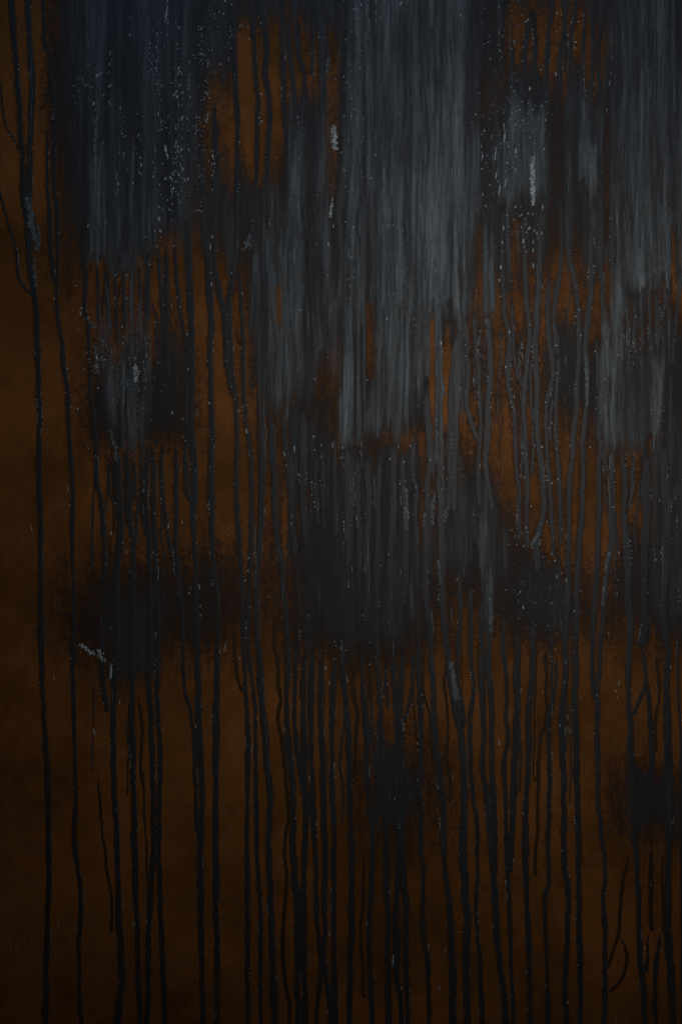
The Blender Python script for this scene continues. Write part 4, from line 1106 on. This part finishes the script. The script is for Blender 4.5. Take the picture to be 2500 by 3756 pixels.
crust('cracked_chip', 'cracked pale paint patch on the dark band', *tk('B', 738, 940), 15, 44, 100, M_PALE, 3, (1.8, 5))
crust('cracked_chip', 'pale grey-green paint strip below the bare window', *tk('C', 545, 1240), 11, 88, 170, M_PALE, 1, (2.2, 5.5))
crust('cracked_chip', None, *tk('B', 893, 130), 9, 58, 60, M_SCUFF, 1, (3, 7))
crust('cracked_chip', None, *tk('B', 968, 130), 8, 78, 60, M_SCUFF, 2, (3, 6))
crust('cracked_chip', None, *tk('B', 1022, 100), 6, 50, 26, M_SCUFF, 0, (2.5, 5))
crust('scuff', 'pale grey scuff on the joined drips', *tk('A', 205, 1455), 18, 52, 70, M_SCUFF, 8, (3, 8))
crust('scuff', None, *tk('A', 238, 1590), 18, 64, 90, M_SCUFF, 14, (3, 8))
crust('scuff', None, *tk('D', 238, 110), 9, 50, 28, M_SCUFF, 3, (3, 6))
crust('scuff', None, *tk('A', 582, 568), 24, 20, 42, M_SCUFF, 24, (2, 5))
crust('scuff', None, *tk('A', 548, 670), 6, 44, 26, M_SCUFF, 8, (2, 4))
crust('scuff', None, *tk('A', 685, 508), 8, 8, 14, M_PALE, -12, (2, 4))
crust('scuff', None, *tk('A', 660, 860), 8, 90, 60, M_SCUFF, -8, (3, 6))
crust('scuff', None, *tk('D', 932, 800), 16, 32, 46, M_PALE, 2, (2.5, 5))
crust('scuff', None, *tk('D', 880, 880), 34, 20, 40, M_SCUFF, 10, (2.5, 5))
crust('scuff', None, *tk('D', 990, 800), 14, 30, 22, M_SCUFF, 2, (2, 4))
crust('scuff', None, *tk('D', 660, 690), 12, 60, 50, M_SCUFF, 6, (2.5, 5))
crust('scuff', None, *tk('D', 625, 455), 20, 18, 26, M_SCUFF, 18, (2, 4))
crust('scuff', None, *tk('D', 780, 1290), 14, 60, 44, M_SCUFF, 14, (2, 5))
crust('scuff', 'diagonal pale scratch across the dark cloud', *tk('G', 610, 945), 14, 22, 40, M_PALE, 32, (2, 5))
crust('scuff', None, *tk('G', 690, 975), 14, 22, 30, M_PALE, 8, (2, 5))
crust('scuff', None, *tk('B', 720, 1420), 9, 36, 26, M_PALE, -4, (2, 4))
crust('scuff', None, *tk('B', 150, 1660), 22, 30, 40, M_SCUFF, -10, (2, 5))
crust('scuff', None, *tk('B', 692, 450), 9, 28, 26, M_SCUFF, -3, (2, 5))
crust('scuff', None, *tk('C', 430, 800), 40, 40, 24, M_SCUFF, 0, (2, 4.5))
crust('scuff', None, *tk('C', 1460, 1430), 24, 40, 26, M_SCUFF, 0, (2, 4))
crust('scuff', None, *tk('E', 1232, 1700), 9, 60, 46, M_SCUFF, 4, (3, 6))
crust('scuff', None, *tk('E', 1410, 1720), 12, 60, 46, M_SCUFF, -2, (3, 6))
crust('scuff', None, *tk('H', 1225, 40), 9, 40, 40, M_SCUFF, 1, (3, 6))
crust('scuff', None, *tk('H', 1500, 20), 12, 30, 26, M_SCUFF, -6, (2, 5))
crust('scuff', None, *tk('H', 1455, 400), 6, 44, 30, M_SCUFF, 4, (2, 5))
crust('scuff', 'long painted highlight on the leaning drip', *tk('H', 1552, 1150), 10, 66, 80, M_SCUFF, 8, (3, 7))  # gloss highlight of the drip, built as pale crumbs
crust('scuff', None, *tk('I', 20, 1180), 6, 56, 40, M_SCUFF, 12, (2, 5))  # painted drip highlights too, through the long F one below
crust('scuff', None, *tk('I', 565, 180), 10, 22, 36, M_SCUFF, -12, (3, 6))
crust('scuff', None, *tk('I', 1055, 340), 7, 36, 40, M_SCUFF, -8, (3, 6))
crust('scuff', None, *tk('I', 1030, 540), 6, 50, 36, M_SCUFF, -5, (2, 5))
crust('scuff', None, *tk('I', 250, 680), 6, 70, 50, M_SCUFF, 3, (2, 5))
crust('scuff', None, *tk('F', 912, 850), 6, 90, 50, M_SCUFF, 3, (2.5, 5))
crust('scuff', None, *tk('F', 1225, 680), 30, 60, 24, M_SCUFF, 0, (2, 4.5))
crust('scuff', None, *tk('E', 845, 120), 16, 90, 24, M_SCUFF, 2, (3, 6))

# dust of specks too small to count, rim glints included, one object
Vs, Fs, base = [], [], 0
tiny = [blob(5, .35, None, .2) for _ in range(8)]


def speck(px, py, r, st=1.2):
    global base
    v, f = random.choice(tiny)
    v = v * np.array([r * S, r * S * .7, r * S * st], dtype=np.float32) + np.array(to3(px, py, surf(px, py) + .0001), dtype=np.float32)
    Vs.append(v)
    Fs.append(f + base)
    base += len(v)


def spray(cx, cy, sx, sy, n, r0=1.0, r1=2.8):
    for _ in range(n):
        speck(random.gauss(cx, sx), random.gauss(cy, sy), r0 * .6 + (r1 - r0 * .6) * random.random() ** 3, random.uniform(.8, 1.9))


for k in range(34):              # vertical chains of specks in the blue field and around
    cx = random.choice([random.gauss(610, 55), random.gauss(690, 40), random.uniform(300, 780), random.gauss(560, 30)])
    y0, y1 = random.uniform(0, 700), random.uniform(80, 330)
    for _ in range(random.randint(4, 22)):
        t = random.random()
        speck(cx + random.gauss(0, 4) + t * random.gauss(0, 6), y0 + y1 * t, random.uniform(1.0, 2.8), random.uniform(1, 2.4))
spray(600, 560, 50, 190, 60, 1, 2.4)
spray(700, 240, 40, 150, 90, 1, 2.4)
spray(780, 150, 60, 100, 80, 1, 2.4)
spray(740, 520, 40, 170, 150, .9, 2.4)
spray(1290, 300, 30, 260, 150, .9, 2.6)
spray(1850, 120, 60, 110, 130, 1, 2.8)
spray(1900, 420, 60, 50, 170, 1, 3)
spray(1860, 560, 60, 90, 170, 1, 3)
spray(1900, 840, 60, 60, 60, 1, 3)
spray(330, 1330, 50, 60, 80, .9, 2.4)
spray(480, 1380, 60, 70, 110, 1, 2.6)
spray(880, 60, 60, 60, 80, 1, 2.6)
spray(1350, 850, 140, 220, 110, .8, 2.0)
spray(1560, 1080, 120, 160, 80, .8, 2.0)
spray(1970, 2150, 90, 160, 110, .9, 2.4)
spray(2320, 700, 110, 300, 80, .8, 1.8)
spray(1250, 1900, 420, 900, 260, .7, 1.8)
spray(1900, 1500, 330, 500, 200, .8, 2.0)
for c_, n_, w_ in edge_path_all:          # glints on the rims of the runs, built as pale specks
    for _ in range(max(2, int(len(c_) / 34))):
        j0 = random.randrange(len(c_))
        sd = random.choice((-1, 1))
        for j in range(j0, min(len(c_), j0 + random.randint(2, 12)), random.randint(1, 3)):
            if random.random() < .6:
                p = c_[j] + n_[j] * w_[j] * sd * random.uniform(.75, 1.0)
                if p[1] < H + 100:
                    speck(p[0], p[1], random.uniform(.7, 1.9), random.uniform(1, 2.6))
o = link('specks_and_glints', mesh_np('specks_and_glints', np.concatenate(Vs), np.concatenate(Fs), None, True), M_PALE, root)
o['kind'] = 'stuff'
